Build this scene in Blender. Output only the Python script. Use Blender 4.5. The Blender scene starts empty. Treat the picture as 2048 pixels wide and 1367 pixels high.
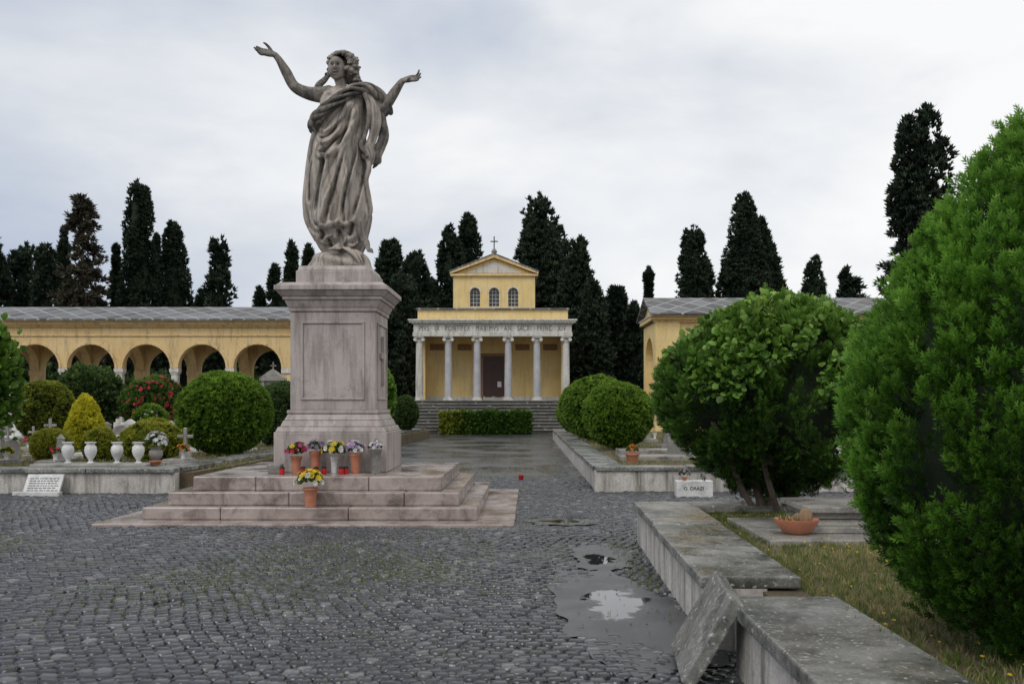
import bpy, math, random
import numpy as np
from mathutils import Vector, Matrix, kdtree
random.seed(7); rng=np.random.default_rng(11)
scene=bpy.context.scene
for vs in [scene.view_settings]:
    vs.view_transform='Standard'; vs.look='None'; vs.exposure=0; vs.gamma=1

# ------------------------------------------------------------------ helpers
def new_obj(name, me, mat=None, parent=None):
    ob=bpy.data.objects.new(name, me); scene.collection.objects.link(ob)
    if mat is not None:
        me.materials.append(mat)
    if parent is not None:
        ob.parent=parent
        ob.matrix_parent_inverse=Matrix.Translation(-Vector(parent.location))
    return ob
def group(name, loc=(0,0,0)):
    e=bpy.data.objects.new(name,None); e.location=loc; e.empty_display_size=.3
    scene.collection.objects.link(e); return e
def np_mesh(name,V,F,smooth=False,attr=None):
    V=np.asarray(V,dtype=np.float32); F=np.asarray(F,dtype=np.int32); k=F.shape[1]
    me=bpy.data.meshes.new(name); me.vertices.add(len(V)); me.vertices.foreach_set('co',V.ravel())
    me.loops.add(F.size); me.loops.foreach_set('vertex_index',F.ravel())
    me.polygons.add(len(F)); me.polygons.foreach_set('loop_start',np.arange(0,F.size,k,dtype=np.int32))
    me.polygons.foreach_set('loop_total',np.full(len(F),k,dtype=np.int32))
    if smooth: me.polygons.foreach_set('use_smooth',np.ones(len(F),dtype=bool))
    if attr is not None:
        a=me.attributes.new('tint','FLOAT','POINT'); a.data.foreach_set('value',np.asarray(attr,dtype=np.float32))
    me.update(calc_edges=True); me.validate(); return me
class MB:
    def __init__(s): s.v=[]; s.f=[]
    def add(s,V,F):
        o=len(s.v); s.v+= [tuple(p) for p in V]; s.f+=[tuple(i+o for i in f) for f in F]; return s
    def box(s,x0,x1,y0,y1,z0,z1):
        return s.add([(x0,y0,z0),(x1,y0,z0),(x1,y1,z0),(x0,y1,z0),(x0,y0,z1),(x1,y0,z1),(x1,y1,z1),(x0,y1,z1)],
          [(0,3,2,1),(4,5,6,7),(0,1,5,4),(1,2,6,5),(2,3,7,6),(3,0,4,7)])
    def frustum(s,cx,cy,w0,d0,z0,w1,d1,z1):
        return s.add([(cx-w0,cy-d0,z0),(cx+w0,cy-d0,z0),(cx+w0,cy+d0,z0),(cx-w0,cy+d0,z0),(cx-w1,cy-d1,z1),(cx+w1,cy-d1,z1),(cx+w1,cy+d1,z1),(cx-w1,cy+d1,z1)],
          [(0,3,2,1),(4,5,6,7),(0,1,5,4),(1,2,6,5),(2,3,7,6),(3,0,4,7)])
    def prism(s,poly,z0,z1):
        n=len(poly); V=[(x,y,z0) for x,y in poly]+[(x,y,z1) for x,y in poly]
        F=[tuple(range(n-1,-1,-1)),tuple(range(n,2*n))]+[(i,(i+1)%n,n+(i+1)%n,n+i) for i in range(n)]
        return s.add(V,F)
    def prism_y(s,poly,y0,y1):
        n=len(poly); V=[(x,y0,z) for x,z in poly]+[(x,y1,z) for x,z in poly]
        F=[tuple(range(n)),tuple(range(2*n-1,n-1,-1))]+[(i,n+i,n+(i+1)%n,(i+1)%n) for i in range(n)]
        return s.add(V,F)
    def prism_x(s,poly,x0,x1):
        n=len(poly); V=[(x0,y,z) for y,z in poly]+[(x1,y,z) for y,z in poly]
        F=[tuple(range(n)),tuple(range(2*n-1,n-1,-1))]+[(i,n+i,n+(i+1)%n,(i+1)%n) for i in range(n)]
        return s.add(V,F)
    def lathe(s,prof,cx,cy,cz,n=20,sx=1,sy=1):
        V=[];F=[]
        for r,z in prof:
            for i in range(n):
                a=2*math.pi*i/n; V.append((cx+r*sx*math.cos(a),cy+r*sy*math.sin(a),cz+z))
        m=len(prof)
        for j in range(m-1):
            for i in range(n):
                F.append((j*n+i,j*n+(i+1)%n,(j+1)*n+(i+1)%n,(j+1)*n+i))
        F.append(tuple(range(n-1,-1,-1))); F.append(tuple((m-1)*n+i for i in range(n)))
        return s.add(V,F)
    def obj(s,name,mat,parent=None,bevel=0,smooth=False):
        me=bpy.data.meshes.new(name); me.from_pydata(s.v,[],s.f); me.update()
        if smooth: me.polygons.foreach_set('use_smooth',[True]*len(me.polygons))
        ob=new_obj(name,me,mat,parent)
        if smooth: 
            try:
                me.set_sharp_from_angle(angle=math.radians(40))
            except Exception: pass
        if bevel:
            b=ob.modifiers.new('b','BEVEL'); b.width=bevel; b.segments=2; b.limit_method='ANGLE'
        return ob
def rot_obj(o,deg,c):
    M=Matrix.Translation(Vector(c))@Matrix.Rotation(math.radians(deg),4,'Z')@Matrix.Translation(-Vector(c))
    o.data.transform(M)

# ------------------------------------------------------------------ materials
def nd(nt,t,**k):
    n=nt.nodes.new(t)
    for a,b in k.items(): setattr(n,a,b)
    return n
def noise(nt,co,scale,detail=6,rough=.6,dist=0):
    n=nd(nt,'ShaderNodeTexNoise'); n.inputs['Scale'].default_value=scale; n.inputs['Detail'].default_value=detail
    n.inputs['Roughness'].default_value=rough; n.inputs['Distortion'].default_value=dist
    nt.links.new(co,n.inputs['Vector']); return n.outputs['Fac']
def ramp(nt,fac,stops):
    r=nd(nt,'ShaderNodeValToRGB'); el=r.color_ramp.elements
    while len(el)<len(stops): el.new(.5)
    for e,(p,c) in zip(el,stops):
        e.position=p; e.color=(c[0],c[1],c[2],1) if hasattr(c,'__len__') else (c,c,c,1)
    nt.links.new(fac,r.inputs['Fac']); return r.outputs['Color']
def mixc(nt,fac,a,b,mode='MIX'):
    m=nd(nt,'ShaderNodeMix',data_type='RGBA',blend_type=mode)
    for s,v in ((m.inputs[0],fac),(m.inputs[6],a),(m.inputs[7],b)):
        if hasattr(v,'links') or isinstance(v,bpy.types.NodeSocket): nt.links.new(v,s)
        elif hasattr(v,'__len__'): s.default_value=(v[0],v[1],v[2],1)
        else: s.default_value=v
    return m.outputs[2]
def mth(nt,op,a,b):
    m_=nd(nt,'ShaderNodeMath',operation=op)
    for i,v in enumerate((a,b)):
        if isinstance(v,(int,float)): m_.inputs[i].default_value=v
        else: nt.links.new(v,m_.inputs[i])
    return m_.outputs[0]
def base(name,rough=.8):
    m=bpy.data.materials.new(name); m.use_nodes=True; nt=m.node_tree
    b=nt.nodes['Principled BSDF']; b.inputs['Roughness'].default_value=rough
    tc=nd(nt,'ShaderNodeTexCoord'); return m,nt,b,tc.outputs['Object']
def bump(nt,b,h,strength=.4,dist=.02):
    n=nd(nt,'ShaderNodeBump'); n.inputs['Strength'].default_value=strength; n.inputs['Distance'].default_value=dist
    nt.links.new(h,n.inputs['Height']); nt.links.new(n.outputs[0],b.inputs['Normal'])
def stone(name,c1,c2,scale=2,fine=60,rough=.7,stain=(.08,.08,.07),stain_amt=.35,bstr=.3,bd=.01,streak=False,wet=None,speck=None,s0=.5):
    m,nt,b,co=base(name,rough)
    n1=noise(nt,co,scale); c=mixc(nt,ramp(nt,n1,[(.35,0),(.65,1)]),c1,c2)
    n2=noise(nt,co,fine,3,.7); c=mixc(nt,.55,c,ramp(nt,n2,[(.3,.62),(.7,1.3)]),'MULTIPLY')
    if streak:
        mp=nd(nt,'ShaderNodeMapping'); mp.inputs['Scale'].default_value=(3,3,.35); nt.links.new(co,mp.inputs[0]); n3=noise(nt,mp.outputs[0],1.6,8,.7)
    else: n3=noise(nt,co,scale*1.7+.3,10,.7,.4)
    c=mixc(nt,ramp(nt,n3,[(s0,0),(s0+.2,stain_amt)]),c,stain)
    if streak:
        n6=noise(nt,co,scale*2.3+.5,10,.75,.3); c=mixc(nt,ramp(nt,n6,[(.54,0),(.72,stain_amt*.8)]),c,stain)
    if speck:
        n4=noise(nt,co,speck[0],4,.5); c=mixc(nt,ramp(nt,n4,[(speck[1],0),(speck[1]+.06,.8)]),c,speck[2])
    nt.links.new(c,b.inputs['Base Color'])
    if wet:
        n5=noise(nt,co,wet[0],4); nt.links.new(ramp(nt,n5,[(.4,wet[1]),(.62,wet[2])]),b.inputs['Roughness'])
    bump(nt,b,n2,bstr,bd); return m
def leafmat(name,stops,rough=.55,trans=.25):
    m,nt,b,co=base(name,rough)
    a=nd(nt,'ShaderNodeAttribute'); a.attribute_name='tint'
    c=ramp(nt,a.outputs['Fac'],stops)
    n=noise(nt,co,1.6,4); c=mixc(nt,.7,c,ramp(nt,n,[(.3,.6),(.7,1.25)]),'MULTIPLY')
    nt.links.new(c,b.inputs['Base Color']); b.inputs['Specular IOR Level'].default_value=.25
    if trans:
        t=nd(nt,'ShaderNodeBsdfTranslucent'); nt.links.new(c,t.inputs['Color'])
        mx=nd(nt,'ShaderNodeMixShader'); mx.inputs[0].default_value=trans
        nt.links.new(b.outputs[0],mx.inputs[1]); nt.links.new(t.outputs[0],mx.inputs[2])
        nt.links.new(mx.outputs[0],nt.nodes['Material Output'].inputs['Surface'])
    return m
def plain(name,c,rough=.6,metal=0,emit=None,var=.25,sc=8):
    m,nt,b,co=base(name,rough); n=noise(nt,co,sc)
    nt.links.new(mixc(nt,ramp(nt,n,[(.3,0),(.7,1)]),tuple(x*(1-var) for x in c),tuple(min(1,x*(1+var)) for x in c)),b.inputs['Base Color'])
    b.inputs['Metallic'].default_value=metal; return m

M_granite=stone('grey_pink_granite',(.38,.325,.305),(.47,.415,.385),1.2,90,.55,(.12,.105,.095),.8,.15,.003,streak=True,speck=(140,.62,(.2,.17,.17)),s0=.47)
M_granitewet=stone('pink_granite_wet',(.31,.245,.22),(.43,.365,.335),1.5,80,.4,(.11,.085,.075),.9,.2,.004,wet=(1.3,.06,.36),speck=(120,.62,(.18,.13,.12)),s0=.46)
M_coping=stone('coping_stone',(.16,.16,.145),(.33,.325,.30),1.6,45,.5,(.035,.038,.03),.95,.6,.01,wet=(1.7,.10,.5),speck=(34,.61,(.55,.55,.5)),s0=.43)
M_wallplaster=stone('wall_plaster',(.44,.41,.38),(.62,.59,.54),1.6,30,.85,(.11,.10,.07),.9,.5,.01,streak=True,speck=(25,.66,(.17,.15,.11)),s0=.47)
M_tomb=stone('tomb_stone',(.20,.19,.17),(.36,.34,.31),1.4,35,.6,(.05,.05,.045),.85,.4,.008,wet=(2,.2,.6),speck=(45,.66,(.5,.5,.46)))
M_marble=stone('white_marble',(.55,.55,.54),(.72,.72,.70),2.5,40,.5,(.22,.22,.2),.6,.2,.004)
M_stucco=stone('yellow_stucco',(.72,.53,.215),(.79,.61,.30),.7,25,.9,(.42,.34,.22),.7,.25,.01,streak=True)
M_stucco2=stone('ochre_stucco',(.67,.475,.215),(.75,.575,.31),.6,22,.9,(.28,.22,.15),.85,.25,.01,streak=True)
M_trim=stone('travertine_trim',(.55,.53,.49),(.68,.66,.61),1.5,30,.8,(.20,.18,.15),.75,.25,.01,streak=True)
M_col=stone('grey_column',(.38,.385,.41),(.50,.50,.52),1.5,40,.6,(.25,.25,.25),.4,.2,.005)
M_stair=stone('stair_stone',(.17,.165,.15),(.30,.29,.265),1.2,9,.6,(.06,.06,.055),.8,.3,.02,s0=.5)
M_riser=stone('stair_riser_shaded',(.05,.05,.046),(.10,.095,.088),.8,9,.8,(.02,.02,.02),.8,.3,.02,speck=(3,.62,(.28,.27,.25)))  # darkened copy of the stair stone, riser shade put into the colour
M_dark=plain('opening_shade',(.03,.03,.032),.5)  # near-black colour standing in for shade inside an opening
M_door=plain('brown_door',(.055,.025,.02),.5)
M_plaque=plain('brown_plaque',(.26,.14,.08),.7)
M_terra=stone('terracotta',(.42,.15,.08),(.5,.21,.12),6,60,.75,(.25,.17,.13),.5)
M_letter=plain('letter_grey',(.13,.13,.14),.7)
M_letter2=plain('engraved_dark',(.10,.10,.10),.7)
M_bark=stone('bark',(.09,.07,.05),(.16,.125,.095),6,40,.9,(.03,.03,.025),.6,.8,.03)
M_core=plain('foliage_inner',(.012,.022,.008),.95)  # near-black fill colour in place of shaded crown depth
M_iron=plain('iron',(.03,.03,.03),.5,.6)
M_red=plain('red_candle',(.5,.015,.015),.25)
def slate():
    m,nt,b,co=base('slate_roof',.55)
    mp=nd(nt,'ShaderNodeMapping'); mp.inputs['Rotation'].default_value=(0,0,math.radians(45)); nt.links.new(co,mp.inputs[0])
    br=nd(nt,'ShaderNodeTexBrick'); br.offset=0; br.inputs['Scale'].default_value=1.25; br.inputs['Brick Width'].default_value=1; br.inputs['Row Height'].default_value=1
    br.inputs['Color1'].default_value=(.17,.175,.19,1); br.inputs['Color2'].default_value=(.045,.048,.055,1); br.inputs['Mortar'].default_value=(.34,.34,.32,1); br.inputs['Mortar Size'].default_value=.05
    nt.links.new(mp.outputs[0],br.inputs['Vector'])
    n=noise(nt,co,1.2,9,.7); c=mixc(nt,ramp(nt,n,[(.45,0),(.65,.7)]),br.outputs['Color'],(.13,.12,.095))
    nt.links.new(c,b.inputs['Base Color']); bump(nt,b,br.outputs['Fac'],-.5,.02); return m
M_slate=slate()

# foliage materials
L_near=leafmat('thuja_leaf',[(0,(.010,.030,.006)),(.4,(.048,.13,.012)),(.75,(.14,.31,.035)),(1,(.25,.46,.07))],.5,.3)
L_jun=leafmat('juniper_leaf',[(0,(.01,.026,.006)),(.45,(.042,.10,.014)),(.85,(.11,.23,.03)),(1,(.18,.32,.05))],.55,.2)
L_ivy=leafmat('creeper_leaf',[(0,(.03,.075,.012)),(.5,(.13,.26,.035)),(1,(.33,.48,.10))],.4,.3)
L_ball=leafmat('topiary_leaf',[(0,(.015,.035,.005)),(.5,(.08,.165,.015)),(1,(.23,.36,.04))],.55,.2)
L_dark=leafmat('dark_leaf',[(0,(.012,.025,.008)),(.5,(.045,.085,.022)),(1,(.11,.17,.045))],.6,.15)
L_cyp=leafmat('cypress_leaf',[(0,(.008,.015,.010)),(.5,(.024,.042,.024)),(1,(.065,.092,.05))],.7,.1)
L_brown=leafmat('cedar_leaf',[(0,(.018,.018,.012)),(.5,(.06,.055,.035)),(1,(.15,.13,.08))],.7,.1)
L_yel=leafmat('golden_leaf',[(0,(.10,.12,.01)),(.5,(.42,.42,.025)),(1,(.75,.66,.06))],.6,.3)
L_yg=leafmat('yellowgreen_leaf',[(0,(.03,.05,.008)),(.5,(.18,.22,.025)),(1,(.48,.47,.06))],.6,.25)
L_grass=leafmat('grass_blade',[(0,(.05,.10,.015)),(.45,(.14,.20,.04)),(.7,(.30,.26,.12)),(1,(.44,.36,.20))],.7,.25)
L_weed=leafmat('weed_leaf',[(0,(.05,.09,.015)),(.6,(.15,.20,.035)),(1,(.31,.29,.10))],.7,.25)
def petal(name,c): return leafmat(name,[(0,tuple(x*.5 for x in c)),(1,c)],.6,.2)
F_red=petal('petal_red',(.6,.04,.09)); F_yel=petal('petal_yellow',(.8,.6,.03)); F_white=petal('petal_white',(.8,.8,.78)); F_pink=petal('petal_pink',(.6,.12,.3)); F_lil=petal('petal_lilac',(.45,.3,.5)); F_org=petal('petal_orange',(.7,.2,.03))

# ------------------------------------------------------------------ foliage scatter
def nrm(a): return a/np.maximum(np.linalg.norm(a,axis=-1,keepdims=True),1e-9)
def frames(A,roll):
    A=nrm(A); ref=np.where((np.abs(A[:,2])<.9)[:,None],np.array([0,0,1.]),np.array([1.,0,0]))
    U=nrm(np.cross(ref,A)); V=np.cross(A,U); c=np.cos(roll)[:,None]; s=np.sin(roll)[:,None]
    U2=c*U+s*V; V2=np.cross(A,U2); return np.stack([U2,V2,A],axis=1)
def diamonds(specs):
    V=[];T=[]
    for b,d,L,W,n,t0,t1 in specs:
        b=np.array(b,float); d=nrm(np.array(d,float)); s=nrm(np.cross(d,np.array(n,float)))
        V+=[b,b+.5*L*d+s*W/2,b+L*d,b+.5*L*d-s*W/2]; T+=[t0,(t0+t1)/2,t1,(t0+t1)/2]
    V=np.array(V); F=np.arange(len(V)).reshape(-1,4); return V,F,np.array(T)
def tuft(n=5,tilt=.6,W=.35,seed=0):
    r=random.Random(seed); sp=[]
    for i in range(n):
        a=2*math.pi*i/n+r.uniform(-.4,.4); k=tilt*r.uniform(.3,1.2); d=(math.cos(a)*k,math.sin(a)*k,1)
        sp.append(((0,0,0),d,r.uniform(.7,1.1),W,(math.cos(a),math.sin(a),-k*.6+r.uniform(-.5,.5)),0,1))
    return diamonds(sp)
def sprig():
    sp=[((0,0,0),(0,0,1),.55,.10,(0,1,0),0,.5),((0,0,.45),(0,0,1),.6,.12,(0,1,0),.5,1)]
    for i,h in enumerate([.08,.2,.32,.44,.56,.68]):
        s=1 if i%2 else -1; L=.5-.3*abs(h-.25)
        sp.append(((0,0,h),(s*.62,.18*((i%3)-1),.8),L,.11,(0,1,.2),.15+h*.5,.6+h*.5))
    sp.append(((.0,0,.3),(.2,.6,.85),.4,.11,(1,0,0),.3,.8)); sp.append(((.0,0,.4),(-.2,-.6,.85),.4,.11,(1,0,0),.3,.8))
    return diamonds(sp)
def rosette(n=7,cup=.35):
    sp=[]
    for i in range(n):
        a=2*math.pi*i/n; d=(math.cos(a),math.sin(a),cup); sp.append(((0,0,0),d,1,.75,(-cup*math.cos(a),-cup*math.sin(a),1),.3,1))
    return diamonds(sp)
def leaf():
    V=np.array([(0,0,0),(.45,.12,.35),(.3,.02,.8),(0,0,1.05),(-.3,.02,.8),(-.45,.12,.35)]); F=np.array([(0,1,2,3),(0,3,4,5)])
    return V,F,np.array([.3,.7,.8,1,.8,.7])
T_tuft=tuft(); T_tuft2=tuft(6,.9,.28,3); T_sprig=sprig(); T_ros=rosette(); T_leaf=leaf(); T_grass=tuft(4,.45,.07,5)
T_needle=tuft(6,.7,.16,9)
def scatter(name,tm,P,A,S,tint,mat,parent=None,tipw=.5):
    V,F,T=tm; N=len(P); R=frames(A,rng.uniform(0,6.28,N))
    W=np.einsum('vk,nkj->nvj',V,R)*np.asarray(S).reshape(-1,1,1)+P[:,None,:]
    FF=(F[None]+(np.arange(N)*len(V))[:,None,None]).reshape(-1,F.shape[1])
    t=np.clip(np.asarray(tint)[:,None]*(1-tipw)+T[None]*tipw*np.clip(np.asarray(tint)[:,None]*1.6,0.15,1),0,1)
    me=np_mesh(name,W.reshape(-1,3),FF,attr=t.ravel()); return new_obj(name,me,mat,parent)
def lumpf(seed,k=7,f=5):
    r=np.random.default_rng(seed); W=r.normal(size=(k,3))*f; ph=r.uniform(0,6.28,k)
    return lambda D: np.sin(D@W.T+ph).sum(1)/k
def dirs(N): return nrm(rng.normal(size=(N,3)))
def rad(D,rx,ry,rz,seed,amp,f,shape=None):
    s=1+amp*lumpf(seed,7,f)(D)+amp*.5*lumpf(seed+1,7,f*2.6)(D)
    R=np.stack([D[:,0]*rx,D[:,1]*ry,D[:,2]*rz],1)*s[:,None]
    if shape is not None: R=shape(R)
    return R
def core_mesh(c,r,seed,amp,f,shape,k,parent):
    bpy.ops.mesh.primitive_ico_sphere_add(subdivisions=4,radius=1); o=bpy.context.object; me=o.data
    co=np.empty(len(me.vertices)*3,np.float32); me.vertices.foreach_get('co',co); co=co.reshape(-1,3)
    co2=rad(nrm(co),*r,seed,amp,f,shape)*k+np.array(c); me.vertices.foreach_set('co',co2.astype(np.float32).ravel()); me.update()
    bpy.data.objects.remove(o); new_obj('dark_core',me,M_core,parent)  # solid dark lump standing in for the shaded crown interior
def trunks(c,r,trunk,parent):
    mb=MB()
    for (tx,ty,tr) in trunk[1]:
        zt=trunk[0]; top=(c[0]+tx*3.2,c[1]+ty*3.2,c[2]-r[2]*.25); b0=(c[0]+tx,c[1]+ty,zt); n=8;V=[];F=[]
        for j in range(7):
            t=j/6; px=b0[0]+(top[0]-b0[0])*t+.035*math.sin(5*t+tx*30); py=b0[1]+(top[1]-b0[1])*t+.03*math.sin(4*t+ty*30); pz=b0[2]+(top[2]-b0[2])*t; rr=tr*(1-.45*t)*(1.3 if j==0 else 1)
            for i in range(n): V.append((px+rr*math.cos(i*6.283/n),py+rr*math.sin(i*6.283/n),pz))
        for j in range(6):
            for i in range(n): F.append((j*n+i,j*n+(i+1)%n,(j+1)*n+(i+1)%n,(j+1)*n+i))
        mb.add(V,F)
    mb.obj('trunk',M_bark,parent,smooth=True)
def ellbush(name,c,r,N,size,mat,tm=T_tuft,amp=.06,f=4,up=.5,seed=1,shape=None,parent=None,depth=.16,core=True,trunk=None,flowers=None,tintbias=0,wild=0):
    own=parent is None
    if own: parent=group(name,(c[0],c[1],max(c[2]-r[2],0)))
    c=np.array(c,float); D=dirs(N); P=rad(D,*r,seed,amp,f,shape); q=rng.uniform(0,1,N)**2
    k=1-depth*q; P=P*k[:,None]
    n=nrm(D/np.array(r)); A=nrm(n*.9+np.array([0,0,up])+rng.normal(size=(N,3))*.35)
    sz=size*rng.uniform(.6,1.3,N)
    w=rng.uniform(0,1,N)<.06; P[w]*=(1+(wild+.05)*rng.uniform(0,1,w.sum()))[:,None]
    tint=np.clip(.62-.6*q+.22*lumpf(seed+5,6,9)(D)*2+rng.normal(size=N)*.14+.12*D[:,2]+tintbias,0,1)  # tint darkens with depth, lightens upward: crown shade put into leaf colour
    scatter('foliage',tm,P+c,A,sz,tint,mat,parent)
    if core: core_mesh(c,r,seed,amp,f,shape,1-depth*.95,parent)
    if flowers:
        fm,fn,fs=flowers; D=dirs(fn); P=rad(D,*r,seed,amp,f,shape)*1.02
        scatter('flowers',T_ros,P+c,D+rng.normal(size=(fn,3))*.3,fs*rng.uniform(.6,1.3,fn),rng.uniform(.3,1,fn),fm,parent)
    if trunk: trunks(c,r,trunk,parent)
    return parent
def clumpbush(name,c,r,NC,n,L,spread,size,mat,seed=1,amp=.05,f=3,up=.8,shape=None,trunk=None,tm=T_sprig,depth=.2,tb=0,long=.08):
    g=group(name,(c[0],c[1],max(c[2]-r[2],0))); c=np.array(c,float)
    D=dirs(NC); Pc=rad(D,*r,seed,amp,f,shape)
    nn=nrm(D/np.array(r)); ax=nrm(nn*.6+np.array([0,0,up])+rng.normal(size=(NC,3))*.2)
    Lc=L*rng.uniform(.7,1.3,NC); w=rng.uniform(0,1,NC)<long; Lc[w]*=1.4; ct=rng.normal(size=NC)*.11
    t=rng.uniform(0,1,(NC,n)); lat=rng.normal(size=(NC,n,3)); lat-=ax[:,None]*np.sum(lat*ax[:,None],-1,keepdims=True); lat=nrm(lat)
    q=rng.uniform(0,1,(NC,n))**.6; sp_=spread*q*(1-.75*t**1.5)
    P=Pc[:,None]+ax[:,None]*(Lc[:,None]*(t-.62))[...,None]+lat*sp_[...,None]
    A=ax[:,None]+lat*(.75*q*(1-.5*t))[...,None]+nn[:,None]*.25+rng.normal(size=P.shape)*.15
    tint=np.clip(.10+.64*t+.1*q+ct[:,None]+rng.normal(size=t.shape)*.1+tb+.12*D[:,2][:,None],0,1)  # clump bases darker, tips and top lighter: shade painted into the tint
    m_=NC*n; scatter('foliage',tm,P.reshape(-1,3)+c,A.reshape(-1,3),size*rng.uniform(.6,1.25,m_),tint.ravel(),mat,g)
    core_mesh(c,r,seed,amp,f,shape,1-depth,g)
    if trunk: trunks(c,r,trunk,g)
    return g

def cypress(x,y,h,w,prof=.55,ragged=.25,z0=.06,mat=L_cyp,name='cypress_tree',nl=None,dens=70,cs=.42,lean=0):
    g=group(name,(x,y,0)); r0=w/2
    if ragged<.15: cs,dens=.30,120
    def R(t):
        return r0*np.clip((1-t)**prof*1.22,0,1)*np.clip(.55+t*4,0,1)
    nl=nl or int(26+h*3*max(1,w/3)); t=rng.uniform(0,.97,nl)**.9; a=rng.uniform(0,6.283,nl)
    zb=h*z0; H=h-zb; P=[];A=[];T=[]
    rr=R(t)
    for i in range(nl):
        rx=max(.22,rr[i]*rng.uniform(.35,.6)); rz=rx*rng.uniform(1.6,3.0); d=rr[i]-rx*.75+ragged*rx*rng.uniform(-.4,1.3)
        c=np.array([math.cos(a[i])*d,math.sin(a[i])*d,zb+t[i]*H]); c[2]=min(c[2],h-rz*.7)
        n=int(dens*max(.5,rx*rz)); D=dirs(n); p=D*np.array([rx,rx,rz])*rng.uniform(.8,1.05,(n,1)); top=np.clip(D[:,2],0,1)[:,None]; p[:,:2]*=(1-.6*top)
        P.append(p+c); out=np.array([math.cos(a[i]),math.sin(a[i]),0]); A.append(D*.5+out*.25+np.array([0,0,.9])+rng.normal(size=(n,3))*.25)
        T.append(np.clip(.35+.35*(D@out)+.2*D[:,2]+rng.normal()*.14+rng.normal(size=n)*.12,0,1))  # outward and upper tufts lighter, crown shading carried by the tint
    n=int(h*14); tt=rng.uniform(.0,1,n); aa=rng.uniform(0,6.28,n); q=R(tt)*.9
    P.append(np.stack([np.cos(aa)*q,np.sin(aa)*q,zb+tt*H*1.0],1)); A.append(np.stack([np.cos(aa)*.3,np.sin(aa)*.3,np.ones(n)],1)); T.append(rng.uniform(.1,.6,n))
    P=np.concatenate(P);A=np.concatenate(A);T=np.concatenate(T); P[:,0]+=lean*(P[:,2]/h)**2
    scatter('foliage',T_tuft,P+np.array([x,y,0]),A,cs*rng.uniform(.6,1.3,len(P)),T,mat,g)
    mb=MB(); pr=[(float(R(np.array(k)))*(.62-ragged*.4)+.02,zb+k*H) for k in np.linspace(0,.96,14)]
    mb.lathe(pr,x,y,0,10); o=mb.obj('dark_core',M_core,g)  # solid dark lathe standing in for the shaded inside of the tree
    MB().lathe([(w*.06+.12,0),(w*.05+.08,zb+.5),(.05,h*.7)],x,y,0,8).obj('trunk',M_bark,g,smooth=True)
    return g
def conifer(x,y,h,w,mat,name,z0=.1,nb=120,cs=.4,power=.9):
    g=group(name,(x,y,0)); P=[];A=[];T=[]; mb=MB()
    mb.lathe([(.28,0),(.2,h*.4),(.03,h*.98)],x,y,0,8)
    for i in range(nb):
        t=rng.uniform(z0,.98); L=w/2*((1-t)/(1-z0))**power*rng.uniform(.5,1.15)+.25; a=rng.uniform(0,6.283)
        n=int(L*16)+6; s=rng.uniform(.15,1,n); dx=np.cos(a)*s*L; dy=np.sin(a)*s*L; dz=.12*L*s-.28*L*s**2
        p=np.stack([dx,dy,dz+t*h],1)+rng.normal(size=(n,3))*np.array([.14,.14,.1])
        P.append(p); A.append(np.tile([math.cos(a),math.sin(a),.25],(n,1))+rng.normal(size=(n,3))*.5); T.append(np.clip(rng.uniform(.1,.8,n)+rng.normal()*.1,0,1))
        e=np.array([x+math.cos(a)*L*.9,y+math.sin(a)*L*.9,t*h-.12*L]); b=np.array([x,y,t*h])
        s_=.03; mb.add([b+[0,0,s_],b-[0,s_,s_],b+[s_,0,-s_],e],[(0,1,3),(1,2,3),(2,0,3)])
    P=np.concatenate(P);A=np.concatenate(A);T=np.concatenate(T)
    scatter('foliage',T_tuft2,P+np.array([x,y,0]),A,cs*rng.uniform(.6,1.3,len(P)),T,mat,g)
    mb.obj('trunk_and_limbs',M_bark,g); return g

# ------------------------------------------------------------------ ground
def cobble_sheet():
    m,nt,b,co=base('cobble_sheet',.5)
    v=nd(nt,'ShaderNodeTexVoronoi',feature='DISTANCE_TO_EDGE'); v.inputs['Scale'].default_value=8.5; v.inputs['Randomness'].default_value=.45; nt.links.new(co,v.inputs['Vector'])
    v2=nd(nt,'ShaderNodeTexVoronoi'); v2.inputs['Scale'].default_value=8.5; v2.inputs['Randomness'].default_value=.45; nt.links.new(co,v2.inputs['Vector'])
    cell=mixc(nt,v2.outputs['Color'],(.038,.041,.048),(.095,.098,.106)); 
    c=mixc(nt,ramp(nt,v.outputs['Distance'],[(.02,1),(.12,0)]),cell,(.025,.027,.018))
    n=noise(nt,co,.5,5); c=mixc(nt,ramp(nt,n,[(.5,0),(.72,.4)]),c,(.09,.10,.045))
    nt.links.new(c,b.inputs['Base Color'])
    nt.links.new(ramp(nt,noise(nt,co,.45,5),[(.40,.08),(.62,.42)]),b.inputs['Roughness'])
    bump(nt,b,ramp(nt,v.outputs['Distance'],[(0,0),(.15,1)]),.4,.02); return m
M_cobs=cobble_sheet()
def cobble_mat():
    m,nt,b,co=base('basalt_cobble',.45)
    a=nd(nt,'ShaderNodeAttribute'); a.attribute_name='tint'
    c=ramp(nt,a.outputs['Fac'],[(0,(.022,.024,.029)),(.6,(.056,.059,.068)),(1,(.15,.15,.155))])
    n=noise(nt,co,30,5,.7); c=mixc(nt,.6,c,ramp(nt,n,[(.3,.5),(.7,1.45)]),'MULTIPLY')
    n2=noise(nt,co,.7,6,.65); c=mixc(nt,ramp(nt,n2,[(.52,0),(.70,.35)]),c,(.10,.11,.055))
    nt.links.new(c,b.inputs['Base Color']); b.inputs['Specular IOR Level'].default_value=.6
    nt.links.new(ramp(nt,noise(nt,co,.6,5,.6),[(.38,.07),(.62,.38)]),b.inputs['Roughness'])
    bump(nt,b,n,.35,.006); return m
M_cob=cobble_mat()
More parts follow.
